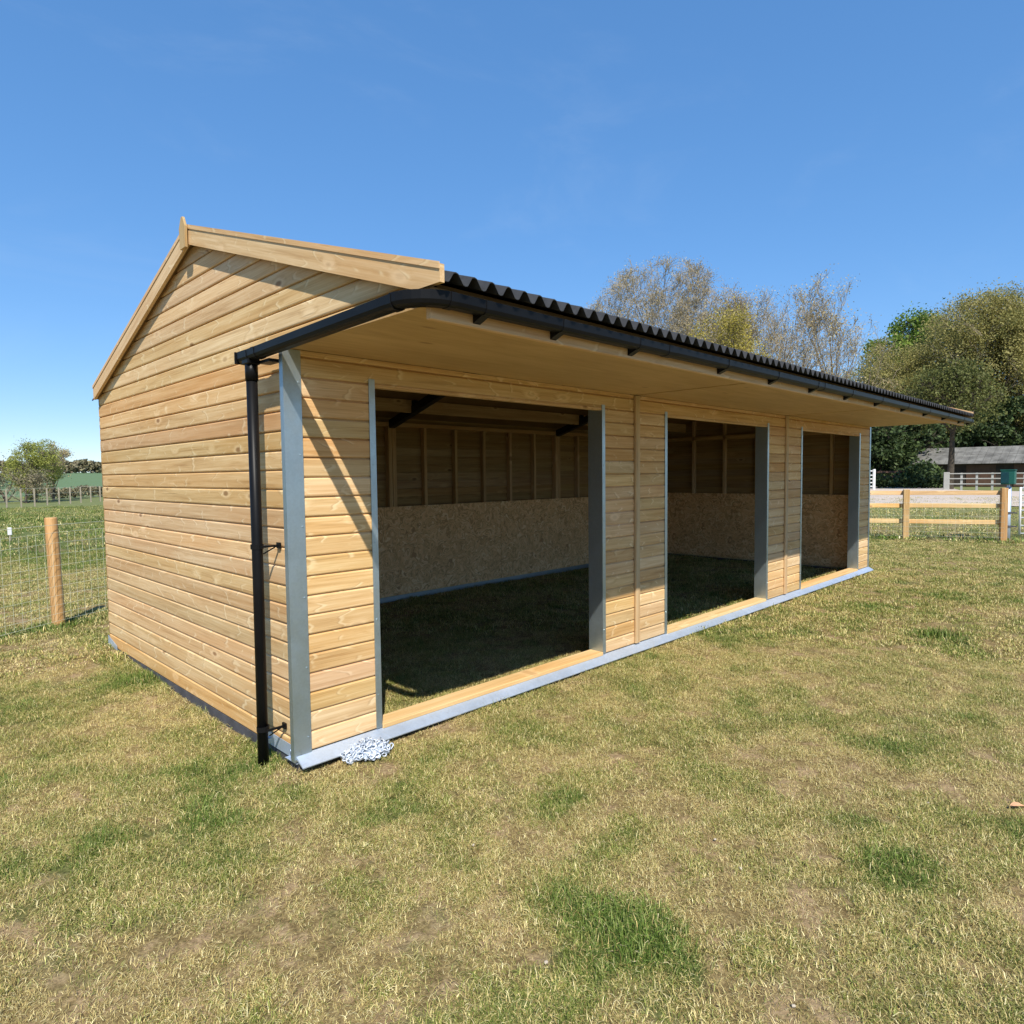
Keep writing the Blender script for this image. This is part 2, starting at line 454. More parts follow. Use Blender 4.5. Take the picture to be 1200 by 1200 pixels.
def gz(x, y):
    x = np.asarray(x, float); y = np.asarray(y, float)
    z = -0.03 + 0.022 * (fbm(x * 1.3, y * 1.3, 3, 3) - 0.5)
    z = z - 0.045 * np.exp(-((x + 0.3) / 0.9) ** 2 - ((y - 1.3) / 1.3) ** 2)
    z = z + 0.03 * np.exp(-((x + 0.1) / 0.6) ** 2 - ((y - 3.7) / 0.6) ** 2)
    r = np.hypot(x - CAM[0], y - CAM[1])
    left = sstep(0.35, 0.75, np.arctan2(y - CAM[1], x - CAM[0]) - 0.6)
    z = z + left * (3.4 * sstep(55, 230, r) + 4.0 * sstep(200, 700, r))
    z = z + 0.10 * sstep(9, 30, r) * (fbm(x * 0.12, y * 0.12, 9, 3) - 0.5)
    return z

def make_ground():
    rr = np.concatenate([np.linspace(0.0, 1.0, 4)[:-1], np.geomspace(1.0, 14, 150), np.geomspace(14.3, 3500, 80)])
    na = 300
    aa = np.linspace(0, 2 * math.pi, na, endpoint=False)
    R, A = np.meshgrid(rr[1:], aa, indexing='ij')
    X = CAM[0] + R * np.cos(A); Y = CAM[1] + R * np.sin(A)
    V = np.stack([X, Y, gz(X, Y)], -1).reshape(-1, 3)
    V = np.vstack([V, [[CAM[0], CAM[1], gz(CAM[0], CAM[1])]]])
    n = len(rr) - 1
    i, k = np.meshgrid(np.arange(n - 1), np.arange(na), indexing='ij')
    a = i * na + k; b = i * na + (k + 1) % na
    Fq = np.stack([a, a + na, b + na, b], -1).reshape(-1, 4)
    c = len(V) - 1
    loops = np.concatenate([Fq.ravel(), np.array([[c, j, (j + 1) % na] for j in range(na)]).ravel()])
    sizes = np.concatenate([np.full(len(Fq), 4), np.full(na, 3)])
    return mesh_np('ground', V, None, loops, sizes, smooth=True)

# lush and green patches seen in the turf: x, y, radius, strength
LOBES = [(650, 1058, .085, 1.0), (685, 1062, .075, .9), (710, 1080, .08, .9), (755, 1085, .09, 1.2), (780, 1112, .095, 1.3), (800, 1135, .07, 1.0), (740, 1115, .07, .9), (1050, 1022, .09, .7), (1020, 995, .07, .6)]
PATCH = [(*pix(a, b, z=-.03)[:2], r, s_) for a, b, r, s_ in LOBES] + [(0.48, -0.46, .16, 1.0), (1.13, -.54, .15, .9),
         (2.41, -2.18, .17, 1.2), (5.5, -1.77, .22, 1.5), (1.17, -2.55, .16, 1.1), (-.92, 2.2, .35, 1.0),
         (-.17, 2.5, .28, 1.1), (2.24, -.65, .2, .8), (-.5, -.2, .22, .7), (-1.07, -.02, .22, .6), (4.2, -.25, .25, .8),
         (-.30, .35, .25, .8), (-.35, -1.1, .15, .6), (-.6, -.55, .2, .55), (4.1, -1.6, .2, .7), (-.15, .25, .12, 1.2),
         (0.75, -1.2, .14, .5), (1.7, -2.9, .2, .8), (1.9, -1.3, .18, .5), (-1.3, 1.2, .3, .6), (6.6, -.7, .5, .5), (8.2, -1.5, .6, .5)]

def greenness(x, y):
    g = 1.0 * (fbm(x * 2.0, y * 2.0, 21, 4) - 0.5) + 1.75 * (fbm(x * 5.5, y * 5.5, 31, 3) - 0.5)
    g = g + 0.06
    for (px_, py_, r, s) in PATCH:
        g = g + .85 * s * np.exp(-(((x - px_) ** 2 + (y - py_) ** 2) / (r * r)) * (0.35 + 1.5 * fbm(x * 6, y * 6, 5, 3) ** 1.5))
    r = np.hypot(x - CAM[0], y - CAM[1])
    g = g + 0.22 * sstep(8, 18, r)
    g = g + 0.42 * sstep(9.6, 10.8, y - 0.12 * x + 0.5 * (vnoise(x * .8, y * .8, 8) - .5))
    inside = (x > 0.05) & (x < 9.4) & (y > 0.05) & (y < 3.7)
    g = np.where(inside, g + 0.1, g)
    return g

def ground_mat():
    mt, nt, bs, out = new_mat('turf_soil'); g = NT(nt)
    pos = g.n('NewGeometry').outputs['Position']
    sp = g.n('SeparateXYZ'); g.l(pos, sp.inputs[0])
    att = g.n('Attribute', attribute_name='green').outputs['Fac']
    n_f = g.noise(pos, 55.0, 6.0, 0.7); n_m = g.noise(pos, 7.0, 5.0, 0.6); n_b = g.noise(pos, 0.5, 4.0, 0.6)
    dry = g.ramp(n_f, [(0.28, (.08, .055, .024)), (0.5, (.22, .16, .07)), (0.72, (.42, .33, .15))])
    soil = g.ramp(n_f, [(0.3, (.19, .125, .065)), (0.7, (.46, .335, .19))])
    dry = g.mix(g.step(n_m, 0.48, 0.60), dry, soil)
    grn = g.ramp(n_f, [(0.28, (.03, .045, .012)), (0.5, (.09, .115, .03)), (0.72, (.19, .21, .07))])
    c = g.mix(g.step(g.math('ADD', att, g.math('MULTIPLY', g.math('SUBTRACT', n_m, 0.5), 0.5)), -0.1, 0.75), dry, grn)
    far = g.n('VectorMath', operation='DISTANCE'); g.l(pos, far.inputs[0]); far.inputs[1].default_value = tuple(CAM)
    d = far.outputs['Value']
    # the meadow beyond the netting and the sown field on the rise
    mead = g.mix(n_b, (.15, .175, .065), (.23, .23, .10))
    stripe = g.noise(g.vmath('MULTIPLY', pos, (0.25, 2.2, 1)), 1.0, 3.0)
    mead = g.mix(g.step(stripe, 0.4, 0.65), mead, (.155, .185, .07))
    c = g.mix(g.math('MULTIPLY', g.step(d, 16, 34), 0.85), c, mead)
    crop = g.mix(n_b, (.115, .175, .085), (.14, .205, .10))
    c = g.mix(g.math('MULTIPLY', g.step(d, 68, 78), g.step(sp.outputs[1], 40, 60)), c, crop)
    g.l(c, bs.inputs['Base Color']); bs.inputs['Roughness'].default_value = 0.95
    bs.inputs['Specular IOR Level'].default_value = 0.1
    h = g.math('ADD', n_f, g.math('MULTIPLY', n_m, 2.0))
    g.l(g.bump(h, 0.6, 0.02), bs.inputs['Normal'])
    return mt

gme = make_ground()
co = np.empty(len(gme.vertices) * 3, dtype=np.float32); gme.vertices.foreach_get('co', co); co = co.reshape(-1, 3)
ga = gme.attributes.new('green', 'FLOAT', 'POINT')
ga.data.foreach_set('value', np.clip(greenness(co[:, 0], co[:, 1]), -0.5, 1.5).astype(np.float32))
kind(link('ground', gme, ground_mat()), 'structure')['label'] = 'short sun-dried paddock turf with green tufts'

# gravel track beyond the right-hand fence
def gravel_mat():
    mt, nt, bs, out = new_mat('pale_gravel'); g = NT(nt)
    pos = g.n('NewGeometry').outputs['Position']
    n1 = g.noise(pos, 9.0, 6.0, 0.75); n2 = g.noise(pos, 0.35, 4.0)
    c = g.mix(g.step(n2, 0.35, 0.7), g.ramp(n1, [(0.3, (.40, .33, .275)), (0.7, (.58, .50, .43))]),
              g.ramp(n1, [(0.3, (.45, .365, .29)), (0.7, (.62, .52, .43))]))
    g.l(c, bs.inputs['Base Color']); bs.inputs['Roughness'].default_value = 0.95
    g.l(g.bump(n1, 0.5, 0.02), bs.inputs['Normal'])
    return mt
near_e = [pix(px, py, z=0) for px, py in ((960, 591.5), (1020, 591), (1060, 590), (1110, 591), (1160, 592.5), (1230, 595), (1330, 601))]
far_e = [pix(px, py, z=0) for px, py in ((960, 569.5), (1020, 568.5), (1060, 568), (1104, 568.6), (1125, 574.5), (1230, 576.5), (1330, 579))]
tv = []; tf = []
for i in range(len(near_e)):
    for k in range(7):
        q = near_e[i] + (far_e[i] - near_e[i]) * k / 6
        q[0] += 0.0; tv.append((q[0], q[1], float(gz(q[0], q[1])) + 0.035))
for i in range(len(near_e) - 1):
    for k in range(6):
        a = i * 7 + k; tf.append((a, a + 7, a + 8, a + 1))
trk = kind(link('track', mesh_np('track', tv, tf), gravel_mat()), 'structure')
trk['label'] = 'pale gravel farm track beyond the timber fence'

# ------------------------------------------------------------------ the field shelter
D = 3.697; L = 9.422; BAY = L / 3; HS = 2.20
YR, ZR, SL = 1.238, 3.146, 0.323          # ridge position, top of bargeboards at the ridge, roof slope
YF, YB = -1.30, 3.64                      # lower ends of the bargeboards
def rtop(y): return ZR - SL * abs(y - YR)
shed = thing('field_shelter', 'long three-bay timber field shelter with black roof, standing in the paddock', 'shelter')

def part(name, mb, mat, parent=shed, loc=(0, 0, 0), rz=0.0, smooth=False):
    return mb.build(name, mat, parent, loc, rz, smooth)

def piece_x(name, parent, mat, x0, x1, y0, y1, z0, z1, b=0.003):
    c = ((x0 + x1) / 2, (y0 + y1) / 2, (z0 + z1) / 2)
    return MB().box(x0, x1, y0, y1, z0, z1, b).build(name, mat, parent, c)

def piece_y(name, parent, mat, x0, x1, y0, y1, z0, z1, b=0.003):
    c = ((x0 + x1) / 2, (y0 + y1) / 2, (z0 + z1) / 2)
    return MB().box(x0, x1, y0, y1, z0, z1, b).build(name, mat, parent, c, math.pi / 2)

# shiplap cladding board. rows: (height fraction within cover, depth)
def cladding(parent, normal, face, z0, h, lim, zcut=None, jit=0.0, mat='board'):
    """normal: one of '-x','+x','-y','+y'; face: world coordinate of the outer face; lim(z) -> (s0, s1) along the wall"""
    prof = [(0.0, .0150), (0.003, .0185), (0.008, .020), (h * .5, .0204), (h * .865, .020), (h * .90, .0170), (h * .94, .0100), (h * 1.0, .0055), (h * 1.05, .0055)]
    V = []; n = len(prof)
    rows = []
    for (dz, d) in prof:
        z = z0 + dz
        if zcut is not None and z > zcut: z = zcut
        s0, s1 = lim(z)
        if s1 - s0 < 0.005: s1 = s0 + 0.005
        rows.append((z, s0, s1, d - 0.020 + jit))
    for back in (0, 1):
        for (z, s0, s1, d) in rows:
            dd = -0.0215 if back else d
            for s in (s0, s1):
                if normal == '-x': V.append((face - dd, s, z))
                elif normal == '+x': V.append((face + dd, s, z))
                elif normal == '-y': V.append((s, face - dd, z))
                else: V.append((s, face + dd, z))
    F = []
    for i in range(n - 1):
        a = 2 * i; F.append((a, a + 1, a + 3, a + 2))
        b = 2 * n + 2 * i; F.append((b, b + 2, b + 3, b + 1))
        F.append((a, a + 2, b + 2, b)); F.append((a + 1, b + 1, b + 3, a + 3))
    F.append((0, 2 * n, 2 * n + 1, 1)); t = 2 * (n - 1); F.append((t, t + 1, 2 * n + t + 1, 2 * n + t))
    rz = {'-x': math.pi / 2, '+x': -math.pi / 2, '-y': math.pi, '+y': 0.0}[normal]
    s0, s1 = lim(z0 + h * .3); sm = (s0 + s1) / 2; zc = z0 + h / 2
    loc = (face, sm, zc) if normal[1] == 'x' else (sm, face, zc)
    mb = MB(); mb.V = V; mb.F = F
    return mb.build('board', M[mat], parent, loc, rz)

# --- gable walls
CV = 0.105
def gable(normal, face, fx0, fx1, osb_x):
    frame = MB()
    frame.box(fx0, fx1, 0.06, D - 0.03, 0.0, 0.06)                 # bottom rail
    w = part('gable_wall', frame, M['stud'])
    MB().box(fx0, fx1, 0.06, D - 0.03, 2.12, 2.185).build('top_rail', M['purlin'], w, (fx0, D / 2, 2.15), math.pi / 2)
    def lim_low(z): return (0.012, D)
    def lim_hi(z):
        t = (ZR - 0.05 - z) / SL
        return (max(YR - t, -1.19), min(YR + t, D))
    k = 0
    while True:
        z0 = 0.0 + CV * k
        if z0 > ZR - 0.12: break
        zt = z0 + CV
        if z0 < HS - 0.05: lf = lim_low
        else: lf = lim_hi
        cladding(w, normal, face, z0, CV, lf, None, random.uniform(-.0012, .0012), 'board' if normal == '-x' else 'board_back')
        k += 1
    ys = np.linspace(0.09, D - 0.09, 8)
    for y in [0.529 - 0.0, 1.14, 1.753, 2.346, 2.95]:
        xa, xb = min(fx0, fx1), max(fx0, fx1)
        c = ((xa + xb) / 2, y, 1.2)
        MB().box(xa, xb, y - .024, y + .024, 0.062, min(rtop(y) - 0.12, 2.9), .002).build('stud', M['stud'], w, c)
    e = D - 0.10
    ya = 0.13
    while ya < e - 0.05:
        yb = min(ya + 1.22, e)
        c = (osb_x, (ya + yb) / 2, .58)
        MB().box(osb_x - .006, osb_x + .006, ya + .001, yb - .001, 0.02, 1.16).build('kickboard', M['osb'], w, c, math.pi / 2)
        ya = yb
    return w
g_near = gable('-x', 0.0, 0.024, 0.094, 0.102)
g_far = gable('+x', L, L - .094, L - .024, L - .102)

# --- rear wall
fr = MB(); fr.box(0.1, L - 0.1, D - .094, D - .024, -0.0, 0.055); fr.box(0.1, L - 0.1, D - .096, D - .024, 2.15, 2.20)
rear = part('rear_wall', fr, M['purlin'])
for b in range(3):
    for k in range(22):
        x0, x1 = b * BAY + (0.002 if b else -0.0), (b + 1) * BAY
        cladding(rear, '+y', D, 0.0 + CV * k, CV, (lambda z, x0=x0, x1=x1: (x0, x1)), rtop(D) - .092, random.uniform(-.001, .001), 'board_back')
    for j in range(1, 6):
        x = b * BAY + BAY * j / 6
        MB().box(x - .022, x + .022, D - .094, D - .024, 0.057, 2.148, .002).build('stud', M['stud'], rear, (x, D - .06, 1.2))
    for s in (-1, 1):
        x = b * BAY + 0.03 if s < 0 else (b + 1) * BAY - 0.03
        if 0.1 < x < L - 0.1:
            MB().box(x - .027, x + .027, D - .105, D - .024, 0.057, 2.148, .002).build('stud', M['stud'], rear, (x, D - .06, 1.2))
xa = 0.11
while xa < L - 0.15:
    xb = min(xa + 2.44, L - 0.11); c = ((xa + xb) / 2, D - .112, .58)
    MB().box(xa + .003, xb - .003, D - .118, D - .106, 0.02, 1.15).build('kickboard', M['osb'], rear, c)
    xa = xb
MB().box(0.1, L - 0.1, D - .135, D - .120, -0.06, 0.035, .002).build('base_rail', M['galv'], rear, (L / 2, D - .13, 0))

# --- front wall
OP = [(0.510, 2.660), (3.640, 5.765), (6.782, 8.925)]
FZ0, FC, ZT = 0.050, 0.106, 2.066
fr = MB()
for i, (a, b) in enumerate(OP):
    p0 = i * BAY; p1 = (i + 1) * BAY
    fr.box(p0 + .06, p1 - .03, .022, .092, 2.07, 2.18)
front = part('front_wall', fr, M['purlin'])
for i, (a, b) in enumerate(OP):
    p0 = i * BAY + (0.012 if i == 0 else 0.002); p1 = (i + 1) * BAY - (0.012 if i == 2 else 0.002)
    for k in range(21):
        z0 = FZ0 + FC * k
        zc = HS - .002
        if z0 > zc - .01: break
        if k >= 19:
            cladding(front, '-y', 0.0, z0, FC, (lambda z, p0=p0, p1=p1: (p0, p1)), zc if k == 20 else None, random.uniform(-.001, .001))
        else:
            for (s0, s1) in ((p0, a - .012), (b + .012, p1)):
                cladding(front, '-y', 0.0, z0, FC, (lambda z, s0=s0, s1=s1: (s0, s1)), None, random.uniform(-.001, .001))
    # framing behind the narrow panels
    for (s0, s1) in ((p0 + .06, a - .05), (b + .05, p1 - .04)):
        for x in (s0 + .03, s1 - .03):
            MB().box(x - .024, x + .024, .022, .092, .06, 2.068, .002).build('stud', M['stud'], front, (x, .05, 1.1))
        MB().box(s0 - .04, s1 + .04, .095, .107, .03, 1.15).build('kickboard', M['osb'], front, ((s0 + s1) / 2, .1, .58))
    # galvanised doorway jambs: channels with a front flange, a reveal and a back flange
    for x, s in ((a, 1), (b, -1)):
        prof = [(x - s * .040, -.006), (x, -.006), (x, .138), (x - s * .03, .138), (x - s * .03, .1345), (x - s * .0035, .1345), (x - s * .0035, -.0025), (x - s * .040, -.0025)]
        j = MB().prism(prof, 2, .112 if False else .05, 2.088).build('door_jamb', M['galv'], front, (x, 0, 1.0))
        sc = MB()
        for zz in np.arange(.25, 2.05, .45):
            sc.tube([(x - s * .02, -.006, zz), (x - s * .02, -.009, zz)], .005, 6)
        kind(sc.build('screws', M['galv'], front, (x - s * .02, -.007, 1.0)), 'stuff')
    piece_x('lintel_strip', front, M['trim'], a + .002, b - .002, -.004, .05, 2.043, 2.064)
    piece_x('door_sill', front, M['sill'], a + .002, b - .002, -.012, .122, .040, .070, .004)
# battens that cover the joints between the bays
for x in (BAY, 2 * BAY):
    MB().box(x - .028, x + .034, -.024, -.0022, .055, 2.195, .003).build('joint_batten', M['stud'], front, (x, -.01, 1.1))
# galvanised corner posts
cp = MB().prism([(-.046, -.006), (.055, -.006), (.055, -.002), (-.042, -.002), (-.042, .032), (-.046, .032)], 2, .012, 2.196)
c1 = cp.build('corner_post', M['galv'], front, (0, 0, 1.1))
sc = MB()
for zz in np.arange(.13, 2.1, .38):
    sc.tube([(.04, -.006, zz), (.04, -.0095, zz)], .005, 6)
kind(sc.build('screws', M['galv'], front, (.04, -.008, 1.1)), 'stuff')
MB().prism([(L + .026, -.006), (L - .03, -.006), (L - .03, -.002), (L + .022, -.002), (L + .022, .032), (L + .026, .032)], 2, .012, 2.196).build('corner_post', M['galv'], front, (L, 0, 1.1))

# --- steel skid frame
sk = MB()
sk.box(0.0, .10, 0.05, D - .02, -.16, -.003)
base = part('skid_base', sk, M['skid'])
MB().box(L - .1, L, 0.05, D - .02, -.16, -.003).build('side_bearer', M['skid'], base, (L, D / 2, -.1))
# front angle: a plate leaning out from under the boards
V = []
for x in (-.035, L + .035):
    V += [(x, .0, .046), (x, -.078, .002), (x, -.076, -.004), (x, .02, .040)]
pl = MB().add([(x, y, z) for x, y, z in V], [(0, 1, 2, 3), (4, 7, 6, 5), (0, 4, 5, 1), (1, 5, 6, 2), (2, 6, 7, 3), (3, 7, 4, 0)])
fp = pl.build('front_plate', M['galv_plate'], base, (L / 2, 0, 0))
MB().box(-.02, L + .02, .0, .09, -.12, .036).build('front_bearer', M['skid'], base, (L / 2, .05, 0))
MB().box(0.1, L - .1, D - .09, D - .02, -.14, -.003).build('rear_bearer', M['skid'], base, (L / 2, D, 0))
# wrap plates at the two gable corners
wp = MB().prism([(-.006, 0.0), (.42, 0.0), (.42, .073), (-.006, .068)], 0, -.009, -.0055)
wp.prism([(-.006, 0.0), (.13, 0.0), (.13, .001), (-.006, .0035)], 0, -.034, -.0092)
wp.build('corner_plate', M['galv_plate'], base, (0, .2, .03))
bo = MB()
for yy in (.37, .10): bo.tube([(-.006, yy, .038), (-.018, yy, .038)], .009, 6)
kind(bo.build('bolts', M['galv_plate'], base, (0, .2, .04)), 'stuff')
wp = MB().prism([(D - .27, -.01), (D + .005, -.03), (D + .005, .085), (D - .27, .03)], 0, -.009, -.0055)
wp.prism([(D - .10, -.034), (D + .03, -.034), (D + .03, -.029), (D - .10, -.029)], 0, -.075, -.0056)
wp.prism([(D - .27, -.040), (D - .20, -.040), (D - .20, -.028), (D - .27, -.028)], 0, -.075, -.0056)
wp.build('corner_plate', M['galv_plate'], base, (0, D, 0))

# --- roof
deck = MB()
for s in (-1, 1):
    ye = -1.19 if s < 0 else D + .0
    poly = [(YR, ZR - .075), (ye, rtop(ye) - .075), (ye, rtop(ye) - .09), (YR, ZR - .09)]
    deck.prism(poly, 0, -.022, L + .022)
roof = part('roof', deck, M['deck'])

def corr_sheet(x0, x1, ya, yb):
    """one corrugated sheet from eave ya to ridge side yb"""
    pit = wS / 10; n = int(round((x1 - x0) / pit)) * 8
    xs = np.linspace(x0, x1, n + 1)
    ph = ((xs - x0) / pit) % 1.0
    w = np.abs(ph - .5) * 2                     # triangle wave, softened
    w = .5 - .5 * np.cos(np.clip((w - .1) / .8, 0, 1) * math.pi)
    zz = .042 * (1 - w)
    V = []
    for dz in (0.0, -.0035):
        for y in (ya, yb):
            V.append(np.stack([xs, np.full_like(xs, y), rtop(y) - .060 + zz + dz], 1))
    V = np.vstack(V); m_ = n + 1; F = []
    for i in range(n):
        F.append((i, i + 1, m_ + i + 1, m_ + i))
        F.append((2 * m_ + i, 3 * m_ + i, 3 * m_ + i + 1, 2 * m_ + i + 1))
        F.append((i, 2 * m_ + i, 2 * m_ + i + 1, i + 1))
        F.append((m_ + i, m_ + i + 1, 3 * m_ + i + 1, 3 * m_ + i))
    return V, F
ns = 10; wS = (L + .06) / ns
sh_me = {}
for s in (-1, 1):
    for i in range(ns):
        x0 = -.03 + i * wS
        if s not in sh_me:
            V, F = corr_sheet(0.0, wS, (-1.312 if s < 0 else D + .10), YR - s * -.0)
            c = np.array([0, (YR + (-1.312 if s < 0 else D + .1)) / 2, 2.7])
            sh_me[s] = (mesh_np('roof_sheet', V - c, F), c)
        me, c = sh_me[s]
        link('roof_sheet', me, M['sheet'], roof, (x0, c[1], c[2] + (0.001 if i % 2 else 0)))
rc = MB().prism([(YR - .13, rtop(YR - .13) - .018), (YR, ZR + .005), (YR + .13, rtop(YR + .13) - .018), (YR + .13, rtop(YR + .13) - .024), (YR, ZR - .003), (YR - .13, rtop(YR - .13) - .024)], 0, -.035, L + .035)
rc.build('ridge_cap', M['sheet'], roof, (L / 2, YR, ZR))

def barge(face, sgn, ya, yb):
    """bargeboard with a thin capping strip along its upper edge"""
    x0, x1 = face, face + sgn * .022
    W = .118
    poly = [(ya, rtop(ya)), (yb, rtop(yb)), (yb, rtop(yb) - W), (ya, rtop(ya) - W)]
    if ya < 0:      # the foot of the front board is cut level to sit over the gutter
        zc = 2.258; yc = YR - (ZR - W - zc) / SL
        poly = [(ya, rtop(ya)), (yb, rtop(yb)), (yb, rtop(yb) - W), (yc, zc), (ya, zc)]
    ang = math.atan2(rtop(yb) - rtop(ya), yb - ya)
    c = Vector(((x0 + x1) / 2, (ya + yb) / 2, (rtop(ya) + rtop(yb)) / 2 - W / 2))
    def go(name, poly, xa, xb, parent):
        mb = MB().prism(poly, 0, min(xa, xb), max(xa, xb))
        V = np.array(mb.V) - np.array(c)
        # local frame: x along the board
        ca, sa = math.cos(-ang), math.sin(-ang)
        yy = V[:, 1] * ca - V[:, 2] * sa; zz = V[:, 1] * sa + V[:, 2] * ca
        me = mesh_np(name, np.stack([yy, -V[:, 0], zz], 1), mb.F)
        import bmesh
        bm = bmesh.new(); bm.from_mesh(me); bmesh.ops.recalc_face_normals(bm, faces=bm.faces); bm.to_mesh(me); bm.free()
        R = Matrix.Rotation(ang, 3, 'X') @ Matrix.Rotation(math.pi / 2, 3, 'Z')
        return link(name, me, M['trim'], parent, c, rot=R.to_euler())
    go('bargeboard', poly, x0, x1, roof)
    t = .020
    poly2 = [(ya, rtop(ya) + .006), (yb, rtop(yb) + .006), (yb, rtop(yb) - t), (ya, rtop(ya) - t)]
    go('capping_strip', poly2, x1 + sgn * .0005, x1 + sgn * .005, roof)
barge(-.030, -1, YF, YR - .001); barge(-.030, -1, YR + .001, YB)
barge(L + .030, 1, YF, YR - .001); barge(L + .030, 1, YR + .001, YB)
# the short upright cover block over the mitre at each gable peak
for x0, x1 in ((-.078, -.0625), (L + .0625, L + .078)):
    MB().prism([(YR - .045, ZR - .150), (YR + .045, ZR - .150), (YR + .052, ZR - .02), (YR + .012, ZR + .045), (YR - .012, ZR + .045), (YR - .048, ZR - .02)], 0, x0, x1).build('peak_block', M['stud'], roof, (x0, YR, ZR))
# purlins, steel rafters
for (y, dz) in ((3.16, 0), (2.25, 0), (0.25, 0), (1.36, 0), (1.10, 0)):
    zt = rtop(y) - .094
    piece_x('purlin', roof, M['purlin'], 0.03, L - .03, y - .025, y + .025, zt - .150, zt, .003)
for x in (BAY, 2 * BAY):
    for ya, yb in ((YR - .0, 0.06), (YR + .0, D - .10)):
        h = .10
        MB().prism([(ya, rtop(ya) - .10 - .105), (yb, rtop(yb) - .10 - .06), (yb, rtop(yb) - .10 - .06 - h), (ya, rtop(ya) - .205 - h)], 0, x - .04, x + .04).build('rafter', M['steel'], roof, (x, (ya + yb) / 2, 2.6))
    MB().box(x - .035, x + .035, 3.10, 3.134, rtop(3.16) - .235, rtop(3.16) - .10).build('purlin_cleat', M['steel'], roof, (x, 2.4, 2.5))
    MB().box(x - .04, x + .04, .062, .14, .0, 2.16).build('steel_upright', M['steel'], roof, (x, .1, 1.1))

# --- canopy soffit, fascia
for i in range(3):
    x0 = i * BAY + (.018 if i else -.02); x1 = (i + 1) * BAY - (.018 if i < 2 else -.02)
    MB().box(x0, x1, -1.168, -.006, HS, HS + .012).build('soffit_panel', M['ply'], roof, ((x0 + x1) / 2, -.6, HS))
MB().box(-.02, L + .02, -1.15, -.03, HS + .0165, HS + .018).build('soffit_backing', M['steel'], roof, (L / 2, -.6, HS))
for i in range(2):
    x0, x1 = (-.020, L * .5 - .002) if i == 0 else (L * .5 + .002, L + .02)
    piece_x('fascia_board', roof, M['trim'], x0, x1, -1.200, -1.170, HS - .056, HS + .070)
piece_x('fascia_packer', roof, M['trim'], .25, L - .2, -1.1695, -1.140, HS - .022, HS - .001)

# --- gutter: square-line section swept along the eave, round the corner and back to the downpipe
GP = [(-.046, .0), (-.044, -.042), (-.036, -.059), (-.022, -.067), (.022, -.067), (.036, -.059), (.044, -.042), (.046, .0),
      (.042, .0), (.040, -.041), (.033, -.056), (.021, -.063), (-.021, -.063), (-.033, -.056), (-.040, -.041), (-.042, .0)]
GP = [(u * .80, w * .80) for u, w in GP]
def sweep(path, prof, cap=True):
    """path: list of (x,y,z); prof in (lateral, up)"""
    mb = MB(); n = len(prof); N = len(path)
    for i, p in enumerate(path):
        a = Vector(path[max(i - 1, 0)]); b = Vector(path[min(i + 1, N - 1)])
        t = (b - a); t.z = 0; t.normalize(); lat = Vector((-t.y, t.x, 0))
        for (u, w) in prof: mb.V.append(tuple(Vector(p) + lat * u + Vector((0, 0, w))))
    for i in range(N - 1):
        for k in range(n):
            a = i * n + k; b = i * n + (k + 1) % n; mb.F.append((a, b, b + n, a + n))
    if cap:
        mb.F.append(tuple(range(n))[::-1]); mb.F.append(tuple((N - 1) * n + k for k in range(n)))
    return mb
GY, GX, GZ = -1.246, -.106, 2.238
def arc():
    R = .15; c = (GX + R, GY + R); out = []
    for k in range(9):
        a = math.pi * 1.5 - (math.pi / 2) * k / 8
        out.append((c[0] + R * math.cos(a), c[1] + R * math.sin(a), GZ))
    return out
g_front = sweep([(L + .19, GY, GZ), (6.3, GY, GZ), (3.1, GY, GZ), (.02, GY, GZ)], GP)
gut = part('gutter', g_front, M['black'], shed, (L / 2, GY, GZ))
sweep(arc(), [(u * 1.04, w * 1.03 + .001) for u, w in GP]).build('gutter_bend', M['black'], gut, (0, GY, GZ))
sweep([(GX, GY + .14, GZ - .002), (GX, .330, GZ - .034)], GP).build('return_gutter', M['black'], gut, (GX, -.4, GZ))
GB = [(u * 1.07, w * 1.05) for u, w in GP]
def band(p, d, wdt, name='gutter_bracket', leg=True, sc=1.0):
    p = Vector(p); d = Vector(d)
    mb = sweep([tuple(p - d * wdt / 2), tuple(p + d * wdt / 2)], [(u * sc, w * sc) for u, w in GB])
    if leg:
        lat = Vector((-d.y, d.x, 0))
        mb2 = MB()
        q = p - lat * .0
        if abs(d.x) > .5: mb.prism([(GY - .012, p.z - .056), (-1.2005, p.z - .02), (-1.2005, p.z - .080), (GY + .025, p.z - .072)], 0, p.x - .020, p.x + .020)
    return mb.build(name, M['black'], gut, tuple(p))
for x in (.035, .22, .70, 1.32, 1.62, 2.30, 3.05, 3.80, 3.95, 4.60, 5.45, 6.35, 7.25, 8.15, 9.05, 9.55):
    band((x, GY, GZ), (-1, 0, 0), .034 if x not in (1.62, 3.95) else .07, leg=(x not in (1.62, 3.95, .035)))
for y in (GY + .155, .13, .255):
    band((GX, y, GZ - .034 * (y - GY) / 1.6), (0, 1, 0), (.035 if y != .255 else .10), leg=False)
